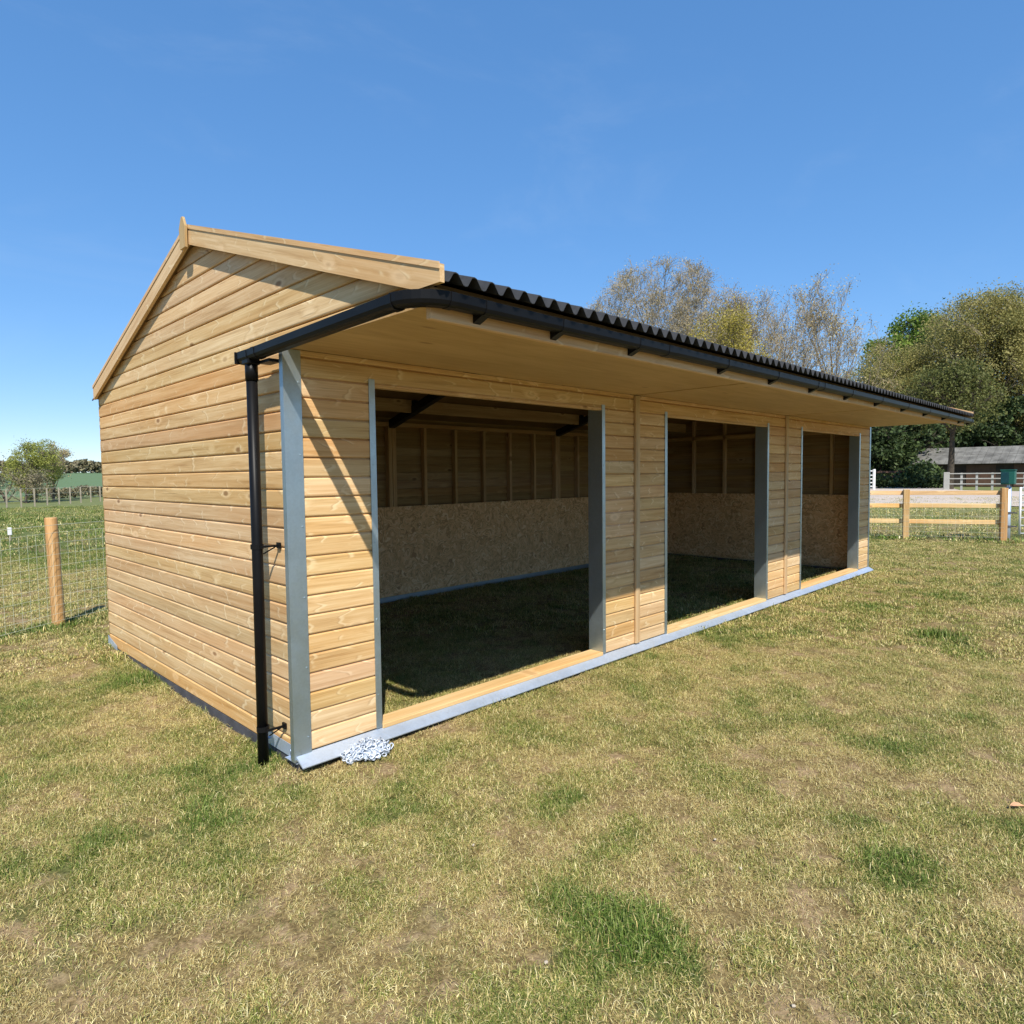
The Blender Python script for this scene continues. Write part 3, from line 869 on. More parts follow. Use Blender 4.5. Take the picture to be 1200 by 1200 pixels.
# outlet box, stop end and wall arm
MB().box(GX - .044, GX + .044, .3305, .338, GZ - .092, GZ - .028, .003).build('stop_end', M['black'], gut, (GX, .334, GZ))
MB().box(GX + .02, -.022, .06, .18, GZ - .104, GZ - .088).build('wall_arm', M['black'], gut, (GX + .05, .12, GZ - .1))
ob = MB(); ob.box(GX - .036, GX + .036, .188, .266, GZ - .106, GZ - .078, .006)
ob.build('gutter_outlet', M['black'], gut, (GX, .28, GZ))
dp = part('downpipe', MB().tube([(GX, .226, GZ - .085), (GX, .228, 1.0), (GX, .240, -.12)], .029, 20), M['black'], shed, (GX, .262, 1.0), 0, True)
MB().tube([(GX, .226, GZ - .19), (GX, .226, GZ - .09)], .033, 20).build('pipe_socket', M['black'], dp, (GX, .262, GZ - .15), 0, True)
for z in (1.16, .155):
    b = MB().tube([(GX, .230, z - .013), (GX, .230, z + .013)], .034, 20)
    b.box(GX - .004, -.004, .172, .182, z - .004, z + .007)
    b.tube([(-.012, .175, z + .004), (GX + .02, .20, z - .04)], .004, 6)
    b.box(-.014, -.003, .16, .195, z - .014, z + .018)
    b.build('pipe_bracket', M['black'], dp, (GX, .26, z))

# ------------------------------------------------------------------ heap of zinc chain by the front plate
def chain():
    mb_V = []; mb_F = []
    na, nb = 12, 6; a, b, r = .019, .010, .0042
    V0 = []
    for i in range(na):
        t = 2 * math.pi * i / na
        cx = (a - b) * (1 if math.cos(t) > 0.01 else -1 if math.cos(t) < -0.01 else 0) + b * math.cos(t); cy = b * math.sin(t)
        nx, ny = math.cos(t), math.sin(t)
        for k in range(nb):
            p = 2 * math.pi * k / nb
            V0.append((cx + nx * r * math.cos(p), cy + ny * r * math.cos(p), r * math.sin(p)))
    F0 = [(i * nb + k, i * nb + (k + 1) % nb, ((i + 1) % na) * nb + (k + 1) % nb, ((i + 1) % na) * nb + k) for i in range(na) for k in range(nb)]
    V0 = np.array(V0)
    rng = np.random.default_rng(4)
    # the chain's path folds back and forth across a flat heap
    pts = []; step = .029
    th = 0.0; p = np.array([-.13, -.01, .0])
    for i in range(330):
        th += rng.normal(0, .55)
        q = p + step * np.array([math.cos(th), math.sin(th), 0])
        if (q[0] / .145) ** 2 + (q[1] / .088) ** 2 > 1:
            th = math.atan2(-q[1], -q[0]) + rng.normal(0, .7)
            q = p + step * np.array([math.cos(th), math.sin(th), 0])
        e = max(0.0, 1 - (q[0] / .16) ** 2 - (q[1] / .10) ** 2)
        q[2] = .012 + .075 * e * (i / 330) + rng.uniform(0, .012)
        pts.append((q.copy(), th)); p = q
    allV = []; allF = []
    for i, (q, t) in enumerate(pts):
        ro = (0 if i % 2 else math.pi / 2) + rng.normal(0, .5)
        Rm = np.array(Matrix.Rotation(t, 3, 'Z') @ Matrix.Rotation(rng.normal(0, .35), 3, 'Y') @ Matrix.Rotation(ro, 3, 'X'))
        allF += [tuple(j + i * len(V0) for j in f) for f in F0]; allV.append(V0 @ Rm.T + q)
    return mesh_np('chain', np.vstack(allV), np.array(allF), smooth=True)
cc = pix(431, 880, z=0.0)
tag(link('chain', chain(), M['chain'], None, (cc[0], cc[1], float(gz(cc[0], cc[1])) + .004), rz=-.35), 'heap of bright zinc chain on the grass by the front plate', 'chain')

# ------------------------------------------------------------------ fences
def netting(name, p0, p1, parent, zs, dx, r, sag=0.0):
    mb = MB(); p0 = Vector(p0); p1 = Vector(p1); Ln = (p1 - p0).length; n = max(int(Ln / dx), 1)
    for z in zs:
        pts = [p0.lerp(p1, t / 6) + Vector((0, 0, z - sag * math.sin(math.pi * t / 6) * (0.5 + z))) for t in range(7)]
        mb.tube(pts, r * 1.15, 4, False)
    for i in range(n + 1):
        q = p0.lerp(p1, i / n); mb.tube([q + Vector((0, 0, zs[0])), q + Vector((0, 0, zs[-1]))], r, 4, False)
    return kind(mb.build(name, M['wire'], parent, tuple(p0)), 'stuff')

# netting fence at the left with one round post in view
fd = Vector((.86, .51, 0)).normalized()
fp0 = Vector((-.124, 5.144, 0))
nf = thing('netting_fence', 'wire sheep netting on round timber posts behind the shelter', 'fence', (fp0.x, fp0.y, 0))
def round_post(p, h, r, parent, lean=(0, 0)):
    mb = MB(); n = 14; rings = [(-.2, r * 1.03), (h * .4, r), (h - .012, r * .96), (h, r * .88)]
    pts = [(p[0] + lean[0] * z, p[1] + lean[1] * z, p[2] + z) for z, _ in rings]
    for (q, (z, rr)) in zip(pts, rings):
        for k in range(n):
            a = 2 * math.pi * k / n; mb.V.append((q[0] + rr * math.cos(a), q[1] + rr * math.sin(a), q[2]))
    for i in range(3):
        for k in range(n):
            a = i * n + k; b = i * n + (k + 1) % n; mb.F.append((a, b, b + n, a + n))
    mb.F.append(tuple(3 * n + k for k in range(n)))
    return mb.build('post', M['post'], parent, (p[0], p[1], p[2]), 0, True)
for i in (-1, 0, 1):
    q = fp0 + fd * 2.9 * i; z = float(gz(q.x, q.y))
    round_post((q.x, q.y, z), 1.17, .062, nf, (-.022, .0) if i == 0 else (0.01, .01))
q0 = fp0 - fd * 2.9; q1 = fp0 + fd * 5.8
off = Vector((.07 * fd.y, -.07 * fd.x, 0))
netting('netting', q0 + off + Vector((0, 0, float(gz(q0.x, q0.y)))), fp0 + off, nf, (.04, .12, .21, .31, .41, .52, .63, .75, .87, .98), .088, .0013, .01)
netting('netting', fp0 + off, q1 + off, nf, (.04, .12, .21, .31, .41, .52, .63, .75, .87, .98), .088, .0013, .01)
tw = MB()
for a, b in ((q0, fp0), (fp0, q1)):
    tw.tube([tuple(a + off + Vector((0, 0, 1.06))), tuple((a + b) / 2 + off + Vector((0, 0, 1.045))), tuple(b + off + Vector((0, 0, 1.06)))], .002, 4, False)
tw.build('top_wire', M['wire'], nf, tuple(fp0))

# small white-topped stake out in the meadow
wp_ = pix(12, 634, z=-.03)
ws = thing('marker_stake', 'small white-headed stake out in the meadow behind the netting', 'stake', tuple(wp_))
MB().tube([(wp_[0], wp_[1], -.1), (wp_[0], wp_[1], .12)], .02, 8).build('stem', M['old_post'], ws, tuple(wp_))
MB().box(wp_[0] - .045, wp_[0] + .045, wp_[1] - .03, wp_[1] + .03, .12, .32, .012).build('head', M['white'], ws, (wp_[0], wp_[1], .2))

# far post-and-wire fence across the meadow
a_ = pix(-10, 597, z=0); b_ = pix(128, 586.5, z=0)
ff = thing('wire_fence', 'distant weathered post and wire fence below the sown field', 'fence', tuple(a_))
fpm = MB().box(-.035, .035, -.035, .035, -.2, 1.05, .008).me('post')
npst = 11
for i in range(npst):
    q = a_ + (b_ - a_) * i / (npst - 1)
    link('post', fpm, M['old_post'], ff, (q[0], q[1], float(gz(q[0], q[1]))), rz=.3)
mbw = MB()
for z in (.35, .7, 1.05):
    mbw.tube([tuple(a_ + np.array([0, 0, z])), tuple(b_ + np.array([0, 0, z]))], .006, 4, False)
kind(mbw.build('wires', M['wire'], ff, tuple(a_)), 'stuff')

# new post-and-rail fence on the right
pa = Vector((15.29, .95, 0)); pb = Vector((16.06, -.74, 0)); sp_ = pb - pa
rf = thing('rail_fence', 'new square-post timber fence with three rails and netting, right of shelter', 'fence', tuple(pa))
u = sp_.normalized(); ang = math.atan2(u.y, u.x)
posts = [pa + sp_ * i for i in (-2, -1, 0, 1)]
for i, q in enumerate(posts):
    z = float(gz(q.x, q.y))
    w_ = .060 if i < 3 else .062
    mb = MB().box(-w_, w_, -w_, w_, -.25, 1.13 if i < 3 else 1.16, .006)
    link('post', mb.me('post'), M['post'], rf, (q.x, q.y, z), rz=ang)
nrm = Vector((-u.y, u.x, 0))
if nrm.dot(Vector((CAM[0], CAM[1], 0)) - pa) > 0: nrm = -nrm
for zc in (1.03, .74, .385):
    for i in range(3):
        a, b = posts[i], posts[i + 1]; Ln = (b - a).length - (.02 if i < 2 else .10)
        c = (a + b) / 2 + nrm * (.0605 + .019)
        mb = MB().box(-Ln / 2, Ln / 2, -.019, .019, -.048, .048, .004)
        r_ = link('rail', mb.me('rail'), M['rail'], rf, (c.x, c.y, zc + float(gz(c.x, c.y)) + .02 + random.uniform(-.008, .008)), rz=ang)
netting('netting', posts[0] - nrm * .066, posts[3] - nrm * .066, rf, (.05, .15, .26, .38, .51, .65, .80), .15, .0013)

# galvanised gate post and field gate
gpz = float(gz(16.15, -.98)); gp_ = pix(1180, 632, z=-.02)
gpost = thing('gate_post', 'round galvanised steel post standing beside the timber end post', 'post', (gp_[0], gp_[1], gpz))
MB().tube([(gp_[0], gp_[1], gpz - .2), (gp_[0], gp_[1], gpz + 1.17)], .057, 16).build('tube', M['galv_plate'], gpost, (gp_[0], gp_[1], gpz), 0, True)
for z in (.30, .60):
    b = MB().tube([(gp_[0], gp_[1], gpz + z - .025), (gp_[0], gp_[1], gpz + z + .025)], .068, 16)
    b.box(gp_[0] + .02, gp_[0] + .09, gp_[1] - .16, gp_[1] - .03, gpz + z - .012, gpz + z + .012)
    b.build('hinge_band', M['skid'], gpost, (gp_[0], gp_[1], gpz + z))
gx = thing('green_box', 'dark green box mounted on top of the galvanised post', 'box', (gp_[0], gp_[1], gpz + 1.2))
bz = gpz + 1.23
bb = MB().box(gp_[0] - .12, gp_[0] + .12, gp_[1] - .12, gp_[1] + .13, bz, bz + .30, .012)
bb.build('case', M['green_box'], gx, (gp_[0], gp_[1], bz), 0)
MB().box(gp_[0] - .132, gp_[0] + .132, gp_[1] - .132, gp_[1] + .142, bz + .301, bz + .322, .006).build('lid', M['green_box'], gx, (gp_[0], gp_[1], bz + .37))
MB().box(gp_[0] - .1275, gp_[0] - .1205, gp_[1] - .02, gp_[1] + .12, bz + .03, bz + .27).build('door', plain_mat('recess_shade_teal', (.008, .05, .06), .4), gx, (gp_[0] - .15, gp_[1], bz))  # flat panel for an open recess, its shade put into the dark colour
MB().tube([(gp_[0], gp_[1], gpz + 1.172), (gp_[0], gp_[1], bz)], .03, 10).build('bracket', M['galv_plate'], gx, (gp_[0], gp_[1], bz))
g0 = Vector(pix(1194.5, 629, z=-.02)); g0.z = gpz
gd = Vector((.36, -.93, 0)).normalized()
gate = thing('field_gate', 'pale galvanised tubular field gate hung past the round steel post', 'gate', tuple(g0))
GLn = 2.9
for t in (0, GLn):
    q = g0 + gd * t; MB().tube([q + Vector((0, 0, .06)), q + Vector((0, 0, 1.15))], .024, 10).build('stile', M['white'], gate, tuple(q), 0, True)
for z in (.09, .27, .45, .62, .80, .97, 1.13):
    MB().tube([g0 + Vector((0, 0, z)), g0 + gd * GLn + Vector((0, 0, z))], .019, 8).build('bar', M['white'], gate, tuple(g0 + Vector((0, 0, z))), 0, True)
MB().tube([g0 + gd * 1.45 + Vector((0, 0, .09)), g0 + gd * 1.45 + Vector((0, 0, 1.13))], .017, 8).build('brace', M['white'], gate, tuple(g0 + gd * 1.45), 0, True)

# white post-and-rail fence across the track
wa = pix(1109, 574, z=0); wb = pix(1240, 574.5, z=0)
wf = thing('white_fence', 'white painted post and rail fence beyond the gravel track', 'fence', tuple(wa))
pm = MB().box(-.075, .075, -.05, .05, -.2, 1.3, .01).me('post'); pm2 = MB().box(-.19, .19, -.12, .12, -.2, 1.36, .02).me('post')
npst = 8; wu = (wb - wa); wang = math.atan2(wu[1], wu[0]); wl_ = np.linalg.norm(wu[:2])
for i in range(npst):
    q = wa + wu * i / (npst - 1)
    link('post', pm2 if i == 0 else pm, M['old_white'], wf, (q[0], q[1], float(gz(q[0], q[1])) - .0), rz=wang)
for z in (.45, .85, 1.23):
    mb = MB().box(-wl_ / 2, wl_ / 2, -.03, .03, -.04, .04, .01)
    c = (wa + wb) / 2; link('rail', mb.me('rail'), M['old_white'], wf, (c[0] + math.sin(wang) * .095, c[1] - math.cos(wang) * .095, z), rz=wang)
wg = pix(1024, 573.5, z=0); ws_ = pix(1000, 573.5, z=0)
wgt = thing('white_gate', 'white gate across the track, seen past the shelter end', 'gate', tuple(wg))
wd = Vector(ws_ - wg); wd.z = 0; wln = wd.length; wd.normalize()
W0 = Vector((wg[0], wg[1], 0))
for t in (0, wln):
    q = W0 + wd * t; MB().tube([q + Vector((0, 0, -.1)), q + Vector((0, 0, 1.65))], .11, 8).build('stile', M['white'], wgt, tuple(q))
for z in (.25, .55, .85, 1.15, 1.5):
    MB().tube([W0 + Vector((0, 0, z)), W0 + wd * wln + Vector((0, 0, z))], .05, 6).build('bar', M['white'], wgt, tuple(W0 + Vector((0, 0, z))))
# brown rails in the shade of the trees
ba = pix(1010, 560, dist=68); bb_ = pix(1075, 560, dist=70)
bf = thing('brown_fence', 'dark brown rail fence under the trees across the track', 'fence', (ba[0], ba[1], 0))
bu = bb_ - ba; bang = math.atan2(bu[1], bu[0]); bl = np.linalg.norm(bu[:2])
for i in range(4):
    q = ba + bu * i / 3
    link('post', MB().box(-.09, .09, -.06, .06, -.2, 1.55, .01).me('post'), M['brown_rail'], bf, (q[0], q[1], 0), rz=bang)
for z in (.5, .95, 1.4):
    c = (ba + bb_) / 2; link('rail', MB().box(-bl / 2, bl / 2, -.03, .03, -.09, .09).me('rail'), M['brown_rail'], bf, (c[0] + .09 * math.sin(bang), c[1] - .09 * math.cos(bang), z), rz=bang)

# ------------------------------------------------------------------ far barn
b0 = pix(1066, 550, dist=74); b1 = pix(1290, 550, dist=72)
bx = np.array([b1[0] - b0[0], b1[1] - b0[1]]); bl = float(np.hypot(*bx)); bang = math.atan2(bx[1], bx[0])
barn = thing('barn', 'low dark barn with weathered grey roof under the trees', 'barn', (b0[0], b0[1], 0))
def barn_part(name, mb, mat, parent): return link(name, mb.me(name, (0, 0, 0), -bang), mat, parent, (b0[0], b0[1], 0))
dep = 7.0
wbm = MB().box(.3, bl, .3, dep - .3, -.3, 2.15); 
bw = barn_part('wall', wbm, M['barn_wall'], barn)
rb = MB(); 
rb.prism([(0, 2.12), (dep / 2, 3.57), (dep, 2.12), (dep, 2.02), (dep / 2, 3.47), (0, 2.02)], 0, .05, bl - .05)
br = barn_part('roof', rb, M['slate'], barn)
npan = 24; pw = bl / npan
for i in range(npan):
    for t in range(2):
        s0, s1 = t / 2, (t + 1) / 2
        za, zb = 2.16 + s0 * 1.93 + (.02 if t else 0), 2.16 + s1 * 1.93 + (.045 if not t else .02)
        y0, y1 = -.25 + s0 * (dep / 2 + .25) if t == 0 else dep / 4, dep / 4 + .1 if t == 0 else dep / 2
        za = 2.12 + (y0 / (dep / 2)) * 1.45 + .03 + .03 * t; zb = 2.12 + (y1 / (dep / 2)) * 1.45 + .03 + .03 * t
        mb = MB().prism([(y0, za), (y1, zb), (y1, zb + .025), (y0, za + .025)], 0, i * pw + .01, (i + 1) * pw - .01)
        o = barn_part('roof_sheet', mb, M['slate'], br)
for x in (4.5, 8.0, 11.5):
    mb = MB().box(x, x + 2.2, .24, .298, 0, 1.95); barn_part('doorway_boarding', mb, M['brown_rail'], bw)

# ------------------------------------------------------------------ trees
def tubes_np(P0, P1, R0, R1, n=4):
    T = P1 - P0; Ln = np.linalg.norm(T, axis=1, keepdims=True); T = T / np.maximum(Ln, 1e-6)
    ref = np.where(np.abs(T[:, 2:3]) > .9, np.array([[1., 0, 0]]), np.array([[0, 0, 1.]]))
    U = np.cross(T, ref); U /= np.linalg.norm(U, axis=1, keepdims=True); W = np.cross(T, U)
    V = []
    for P, R in ((P0, R0), (P1, R1)):
        for k in range(n):
            a = 2 * math.pi * k / n
            V.append(P + (U * math.cos(a) + W * math.sin(a)) * R[:, None])
    V = np.stack(V, 1); N = len(P0)
    base = (np.arange(N) * 2 * n)[:, None]
    F = []
    for k in range(n):
        F.append(base + np.array([[k, (k + 1) % n, n + (k + 1) % n, n + k]]))
    return V.reshape(-1, 3), np.stack(F, 1).reshape(-1, 4)

def leaves_np(C, size, rng, flat=0.0):
    N = len(C)
    A = rng.normal(size=(N, 3)); A /= np.linalg.norm(A, axis=1, keepdims=True)
    B = rng.normal(size=(N, 3)); B[:, 2] *= (1 - flat); B = np.cross(A, B); B /= np.maximum(np.linalg.norm(B, axis=1, keepdims=True), 1e-6)
    s = size * rng.uniform(.6, 1.35, (N, 1))
    V = np.stack([C - A * s, C + B * s * .55, C + A * s, C - B * s * .55], 1).reshape(-1, 3)
    F = np.arange(4 * N).reshape(-1, 4)
    return V, F

def grow(h, crown_r, crown_c, rng, trunk_r, levels=4, nkids=(7, 6, 6, 5), bare_to=.25, updroop=.25, spread=.95, minr=.012, lens=(.55, .52, .5, .48), tf=.82):
    """branches: lists of segments by level. crown envelope: ellipsoid centre (0,0,crown_c), radii crown_r"""
    cr_ = np.array(crown_r)
    segs = []; tips = []
    def inside(p): return (((p - np.array([0, 0, crown_c])) / cr_) ** 2).sum() < 1.0
    def branch(p, d, ln, r, lvl):
        nseg = 6 if lvl == 0 else 4 if lvl < 3 else 3 if lvl == 3 else 2
        pts = [p]; dd = d.copy()
        for i in range(nseg):
            dd = dd + rng.normal(0, .10 + .05 * lvl, 3) + np.array([0, 0, updroop * .25 * (1 if lvl else 0)])
            dd /= np.linalg.norm(dd)
            q = pts[-1] + dd * ln / nseg
            if lvl > 0 and not inside(q) and i > 0: break
            pts.append(q)
        m_ = len(pts) - 1
        for i in range(m_):
            ra = r * (1 - .75 * i / nseg); rb_ = r * (1 - .75 * (i + 1) / nseg)
            segs.append((pts[i], pts[i + 1], max(ra, minr), max(rb_, minr * .7), lvl))
        if lvl >= levels:
            tips.append(pts[-1]); return
        nk = nkids[lvl]
        for k in range(nk):
            t = (bare_to + (1 - bare_to) * (k + rng.uniform(.2, .9)) / nk) if lvl == 0 else rng.uniform(.25, 1.0)
            f = t * m_; i = min(int(f), m_ - 1); q = pts[i] + (pts[i + 1] - pts[i]) * (f - i)
            ax_ = (pts[i + 1] - pts[i]); ax_ /= np.linalg.norm(ax_)
            rv = rng.normal(size=3); rv -= ax_ * rv.dot(ax_); rv /= np.linalg.norm(rv)
            sp2 = spread * rng.uniform(.55, 1.15) * (1.0 if lvl else (1.15 - .55 * t))
            nd = ax_ * math.cos(sp2) + rv * math.sin(sp2); nd[2] += updroop * .6; nd /= np.linalg.norm(nd)
            rr = r * (1 - .75 * t) * rng.uniform(.5, .72)
            branch(q, nd, ln * lens[lvl] * rng.uniform(.75, 1.2) * (1.0 if lvl else (1.25 - .5 * t)), rr, lvl + 1)
    branch(np.array([0., 0, -.3]), np.array([rng.normal(0, .04), rng.normal(0, .04), 1.0]), h * tf, trunk_r, 0)
    return segs, np.array(tips)

def build_tree(name, label, group, base, h, crown_r, crown_c, seed, bark, leaf=None, leaf_size=.16, per_tip=0, jitter=.5, trunk_r=.35, levels=4,
               nkids=(8, 6, 6, 5), bare_to=.25, minr=.012, extra=0, updroop=.25, spread=.95, twig=None, lens=(.55, .52, .5, .48), cat='tree', clumps=0, clump_r=1.2, tf=.82):
    rng = np.random.default_rng(seed)
    root = thing(name, label, cat, base, group)
    segs, tips = grow(h, crown_r, crown_c, rng, trunk_r, levels, nkids, bare_to, updroop, spread, minr, lens, tf)
    P0 = np.array([s[0] for s in segs]); P1 = np.array([s[1] for s in segs]); R0 = np.array([s[2] for s in segs]); R1 = np.array([s[3] for s in segs])
    lv = np.array([s[4] for s in segs])
    k = lv < 2
    V, F = tubes_np(P0[k], P1[k], R0[k], R1[k], 8)
    link('trunk', mesh_np('trunk', V, F, smooth=True), bark, root, base)
    k = ~k
    V, F = tubes_np(P0[k], P1[k], R0[k], R1[k], 3)
    tw = link('branches', mesh_np('branches', V, F), twig or bark, root, base)
    if leaf is not None:
        C = []
        if per_tip:
            C.append(np.repeat(tips, per_tip, 0) + rng.normal(0, jitter, (len(tips) * per_tip, 3)))
        if extra:
            # leaf clumps scattered through the shell of the crown
            nC = clumps or 120
            d = rng.normal(size=(nC, 3)); d /= np.linalg.norm(d, axis=1, keepdims=True)
            rad = rng.uniform(.45, 1.0, (nC, 1)) ** .6
            cc_ = d * rad * np.array(crown_r) * .96 + np.array([0, 0, crown_c])
            sz = rng.uniform(.5, 1.25, nC) * clump_r
            w = sz ** 2; idx = rng.choice(nC, extra, p=w / w.sum())
            q = rng.normal(size=(extra, 3)); q /= np.linalg.norm(q, axis=1, keepdims=True)
            q *= (rng.uniform(.25, 1.0, (extra, 1))) ** .7
            q[:, 2] *= .7
            C.append(cc_[idx] + q * sz[idx][:, None])
        C = np.vstack(C); C = C[C[:, 2] > .15]
        V, F = leaves_np(C, leaf_size, rng)
        me = mesh_np('crown', V, F)
        at = me.attributes.new('tone', 'FLOAT', 'FACE')
        tn = .5 * fbm(C[:, 0] * .55 + 3.1, C[:, 1] * .55 + C[:, 2] * .7, seed, 3) + .5 * rng.uniform(0, 1, len(C))
        at.data.foreach_set('value', tn.astype(np.float32))
        link('crown', me, leaf, root, base)
    return root

LM = {}
LM['bud'] = leaf_mat('reddish_buds', [(0.2, (.29, .21, .10)), (.5, (.42, .34, .17)), (.8, (.52, .45, .24))], .2)
LM['olive'] = leaf_mat('olive_new_leaf', [(0.2, (.17, .16, .045)), (.5, (.32, .29, .09)), (.8, (.46, .40, .15))], .4)
LM['yellow'] = leaf_mat('yellow_catkin_leaf', [(0.2, (.22, .18, .03)), (.5, (.38, .32, .06)), (.8, (.50, .42, .10))], .25)
LM['mixed'] = leaf_mat('olive_green_leaf', [(0.2, (.07, .085, .022)), (.5, (.13, .145, .04)), (.8, (.21, .21, .07))], .3)
LM['spring'] = leaf_mat('spring_leaf', [(0.2, (.20, .22, .05)), (.5, (.34, .36, .08)), (.8, (.46, .47, .13))], .35)
LM['green'] = leaf_mat('fresh_green_leaf', [(0.2, (.08, .13, .02)), (.5, (.16, .245, .035)), (.8, (.25, .34, .06))], .3)
LM['dark'] = leaf_mat('dark_evergreen_leaf', [(0.2, (.022, .038, .014)), (.5, (.045, .072, .022)), (.8, (.085, .12, .036))], .15)
LM['hedge'] = leaf_mat('brown_green_hedge', [(0.2, (.13, .11, .07)), (.5, (.22, .195, .115)), (.8, (.32, .285, .16))], .2)
TW = plain_mat('pale_twigs', (.33, .275, .19), .9, 0, .25, 2.0, .1)

def at(px, d):
    q = pix(px, 555, dist=d); return (float(q[0]), float(q[1]), float(gz(q[0], q[1])) - .05)
def top_h(py, d, px): # height of a point seen at pixel row py
    return float(pix(px, py, dist=d)[2])

G1 = 'budding trees behind the shelter'
d = 56
build_tree('budding_tree', 'big round twiggy tree in bud rising behind the middle of the roof', G1, at(782, d), 19.0, (7.4, 7.0, 7.9), 10.9, 101, M['bark'], LM['bud'], .05, 3, .20, .36, 5,
           (18, 7, 6, 5, 4), .16, .0135, 0, .26, .88, TW, lens=(1.02, .50, .5, .5, .55), tf=.52)
d = 60
build_tree('budding_tree', 'thin twiggy tree with clotted buds, second from the big round one', G1, at(902, d), 17.2, (6.2, 5.4, 7.0), 10.1, 102, M['bark'], LM['bud'], .06, 3, .28, .28, 4,
           (15, 7, 6, 6), .18, .013, 0, .40, .74, TW, lens=(.84, .50, .5, .5), tf=.55)
build_tree('yellow_tree', 'yellow-green flowering tree low between the twiggy trees', None, at(850, 52), 14.6, (3.1, 2.9, 5.4), 9.3, 103, M['bark'], LM['yellow'], .07, 12, .32, .2, 4,
           (9, 6, 6, 5), .2, .012, 0, .35, .75, TW, lens=(.8, .52, .5, .5), tf=.55)
build_tree('budding_tree', 'airy spindly tree showing sky, nearest the green trees', G1, at(988, 62), 18.6, (4.2, 4.2, 8.3), 10.7, 104, M['bark'], LM['bud'], .075, 3, .30, .22, 4,
           (10, 6, 5, 5), .22, .013, 0, .48, .60, TW, lens=(.74, .48, .5, .5), tf=.58)
build_tree('green_tree', 'fresh green leafy tree behind the brown-leaved crowns', None, at(1072, 98), 21.0, (6.6, 6.0, 7.2), 13.6, 105, M['bark_dark'], LM['green'], .18, 5, .7, .4, 4,
           (10, 6, 5, 4), .2, .02, 26000, .3, .9, lens=(.5, .5, .5, .5), clumps=110, clump_r=1.5)
build_tree('olive_tree', 'wide olive-brown tree coming into leaf over the barn', None, at(1156, 88), 19.8, (9.7, 9.0, 8.0), 12.0, 106, M['bark_dark'], LM['olive'], .10, 26, .55, .5, 4,
           (13, 7, 6, 6), .22, .018, 36000, .3, .95, TW, lens=(.85, .52, .5, .5), clumps=300, clump_r=1.25, tf=.55)
build_tree('olive_tree', 'smaller olive tree left of the green crown, above the roof end', None, at(1032, 86), 15.4, (6.6, 6.2, 6.6), 9.0, 107, M['bark'], LM['olive'], .09, 22, .5, .3, 4,
           (11, 6, 6, 5), .2, .018, 18000, .3, .95, TW, lens=(.8, .52, .5, .5), clumps=150, clump_r=1.1, tf=.55)
build_tree('olive_tree', 'rightmost olive tree, cut by the photo edge', None, at(1236, 90), 18.6, (7.4, 7.2, 8.0), 10.8, 108, M['bark_dark'], LM['olive'], .10, 22, .55, .4, 4,
           (11, 6, 6, 5), .2, .018, 20000, .3, .95, TW, lens=(.8, .52, .5, .5), clumps=160, clump_r=1.25, tf=.55)
# evergreen bushes and the dark tree by the barn
for i, (px, dd, hh, rr, lab) in enumerate(((1030, 74, 6.6, 3.2, 'dark evergreen bush just past the shelter end'), (1062, 78, 7.4, 3.6, 'tall dark evergreen bush left of the barn'),
                                  (1080, 70, 1.8, 1.6, 'low dark bush in front of the barn wall'), (1185, 84, 9.0, 5.0, 'dark evergreen mass rising behind the barn roof'), (1135, 86, 8.0, 4.6, 'dark evergreen bush behind the left of the barn roof'),
                                  (1005, 76, 7.0, 3.6, 'dark evergreen bush mostly hidden by the shelter end'))):
    build_tree('evergreen_bush', lab, 'evergreens around the barn', at(px, dd), hh, (rr, rr, hh * .5), hh * .48, 200 + i, M['bark_dark'], LM['dark'], .20, 4, .5, .2, 3,
               (8, 5, 5), .05, .02, 7000, .2, .9, lens=(.5, .5, .5), clumps=70, clump_r=.95, cat='bush')
build_tree('green_tree', 'dark-trunked green tree standing in front of the barn', None, at(1113, 63), 9.0, (3.4, 3.4, 2.6), 6.8, 120, M['bark_dark'], LM['mixed'], .10, 9, .45, .30, 4,
           (9, 6, 5, 4), .55, .02, 1500, .2, 1.0, lens=(.5, .5, .5, .5), clumps=60, clump_r=.9)
# left background
build_tree('green_tree', 'bright spring-green tree beyond the netting fence at left', None, at(41, 58), 4.6, (1.7, 1.7, 2.0), 2.6, 130, M['bark'], LM['spring'], .05, 6, .22, .12, 4,
           (9, 6, 5, 4), .15, .012, 9000, .3, .9, lens=(.7, .5, .5, .5), clumps=60, clump_r=.45, tf=.55)
build_tree('bare_tree', 'grey leafless tree just right of the bright green one', 'leafless trees at left', at(62, 62), 4.3, (1.5, 1.5, 2.0), 2.3, 131, M['bark'], LM['bud'], .05, 2, .15, .1, 4,
           (9, 6, 5, 4), .1, .012, 0, .35, .8, TW, lens=(.5, .5, .5, .5))
build_tree('bare_tree', 'reddish leafless thicket at the left photo edge', 'leafless trees at left', at(6, 60), 3.6, (2.6, 2.2, 1.8), 1.7, 132, M['bark'], LM['hedge'], .06, 4, .25, .1, 4,
           (10, 6, 5, 4), .05, .012, 0, .2, 1.0, TW, lens=(.6, .5, .5, .5))
build_tree('bare_tree', 'low grey-brown scrub under the bright green tree', 'leafless trees at left', at(30, 56), 2.2, (2.3, 2.0, 1.2), .9, 133, M['bark'], LM['hedge'], .06, 5, .25, .08, 3,
           (10, 6, 5), .05, .012, 0, .2, 1.0, TW, lens=(.7, .5, .5))
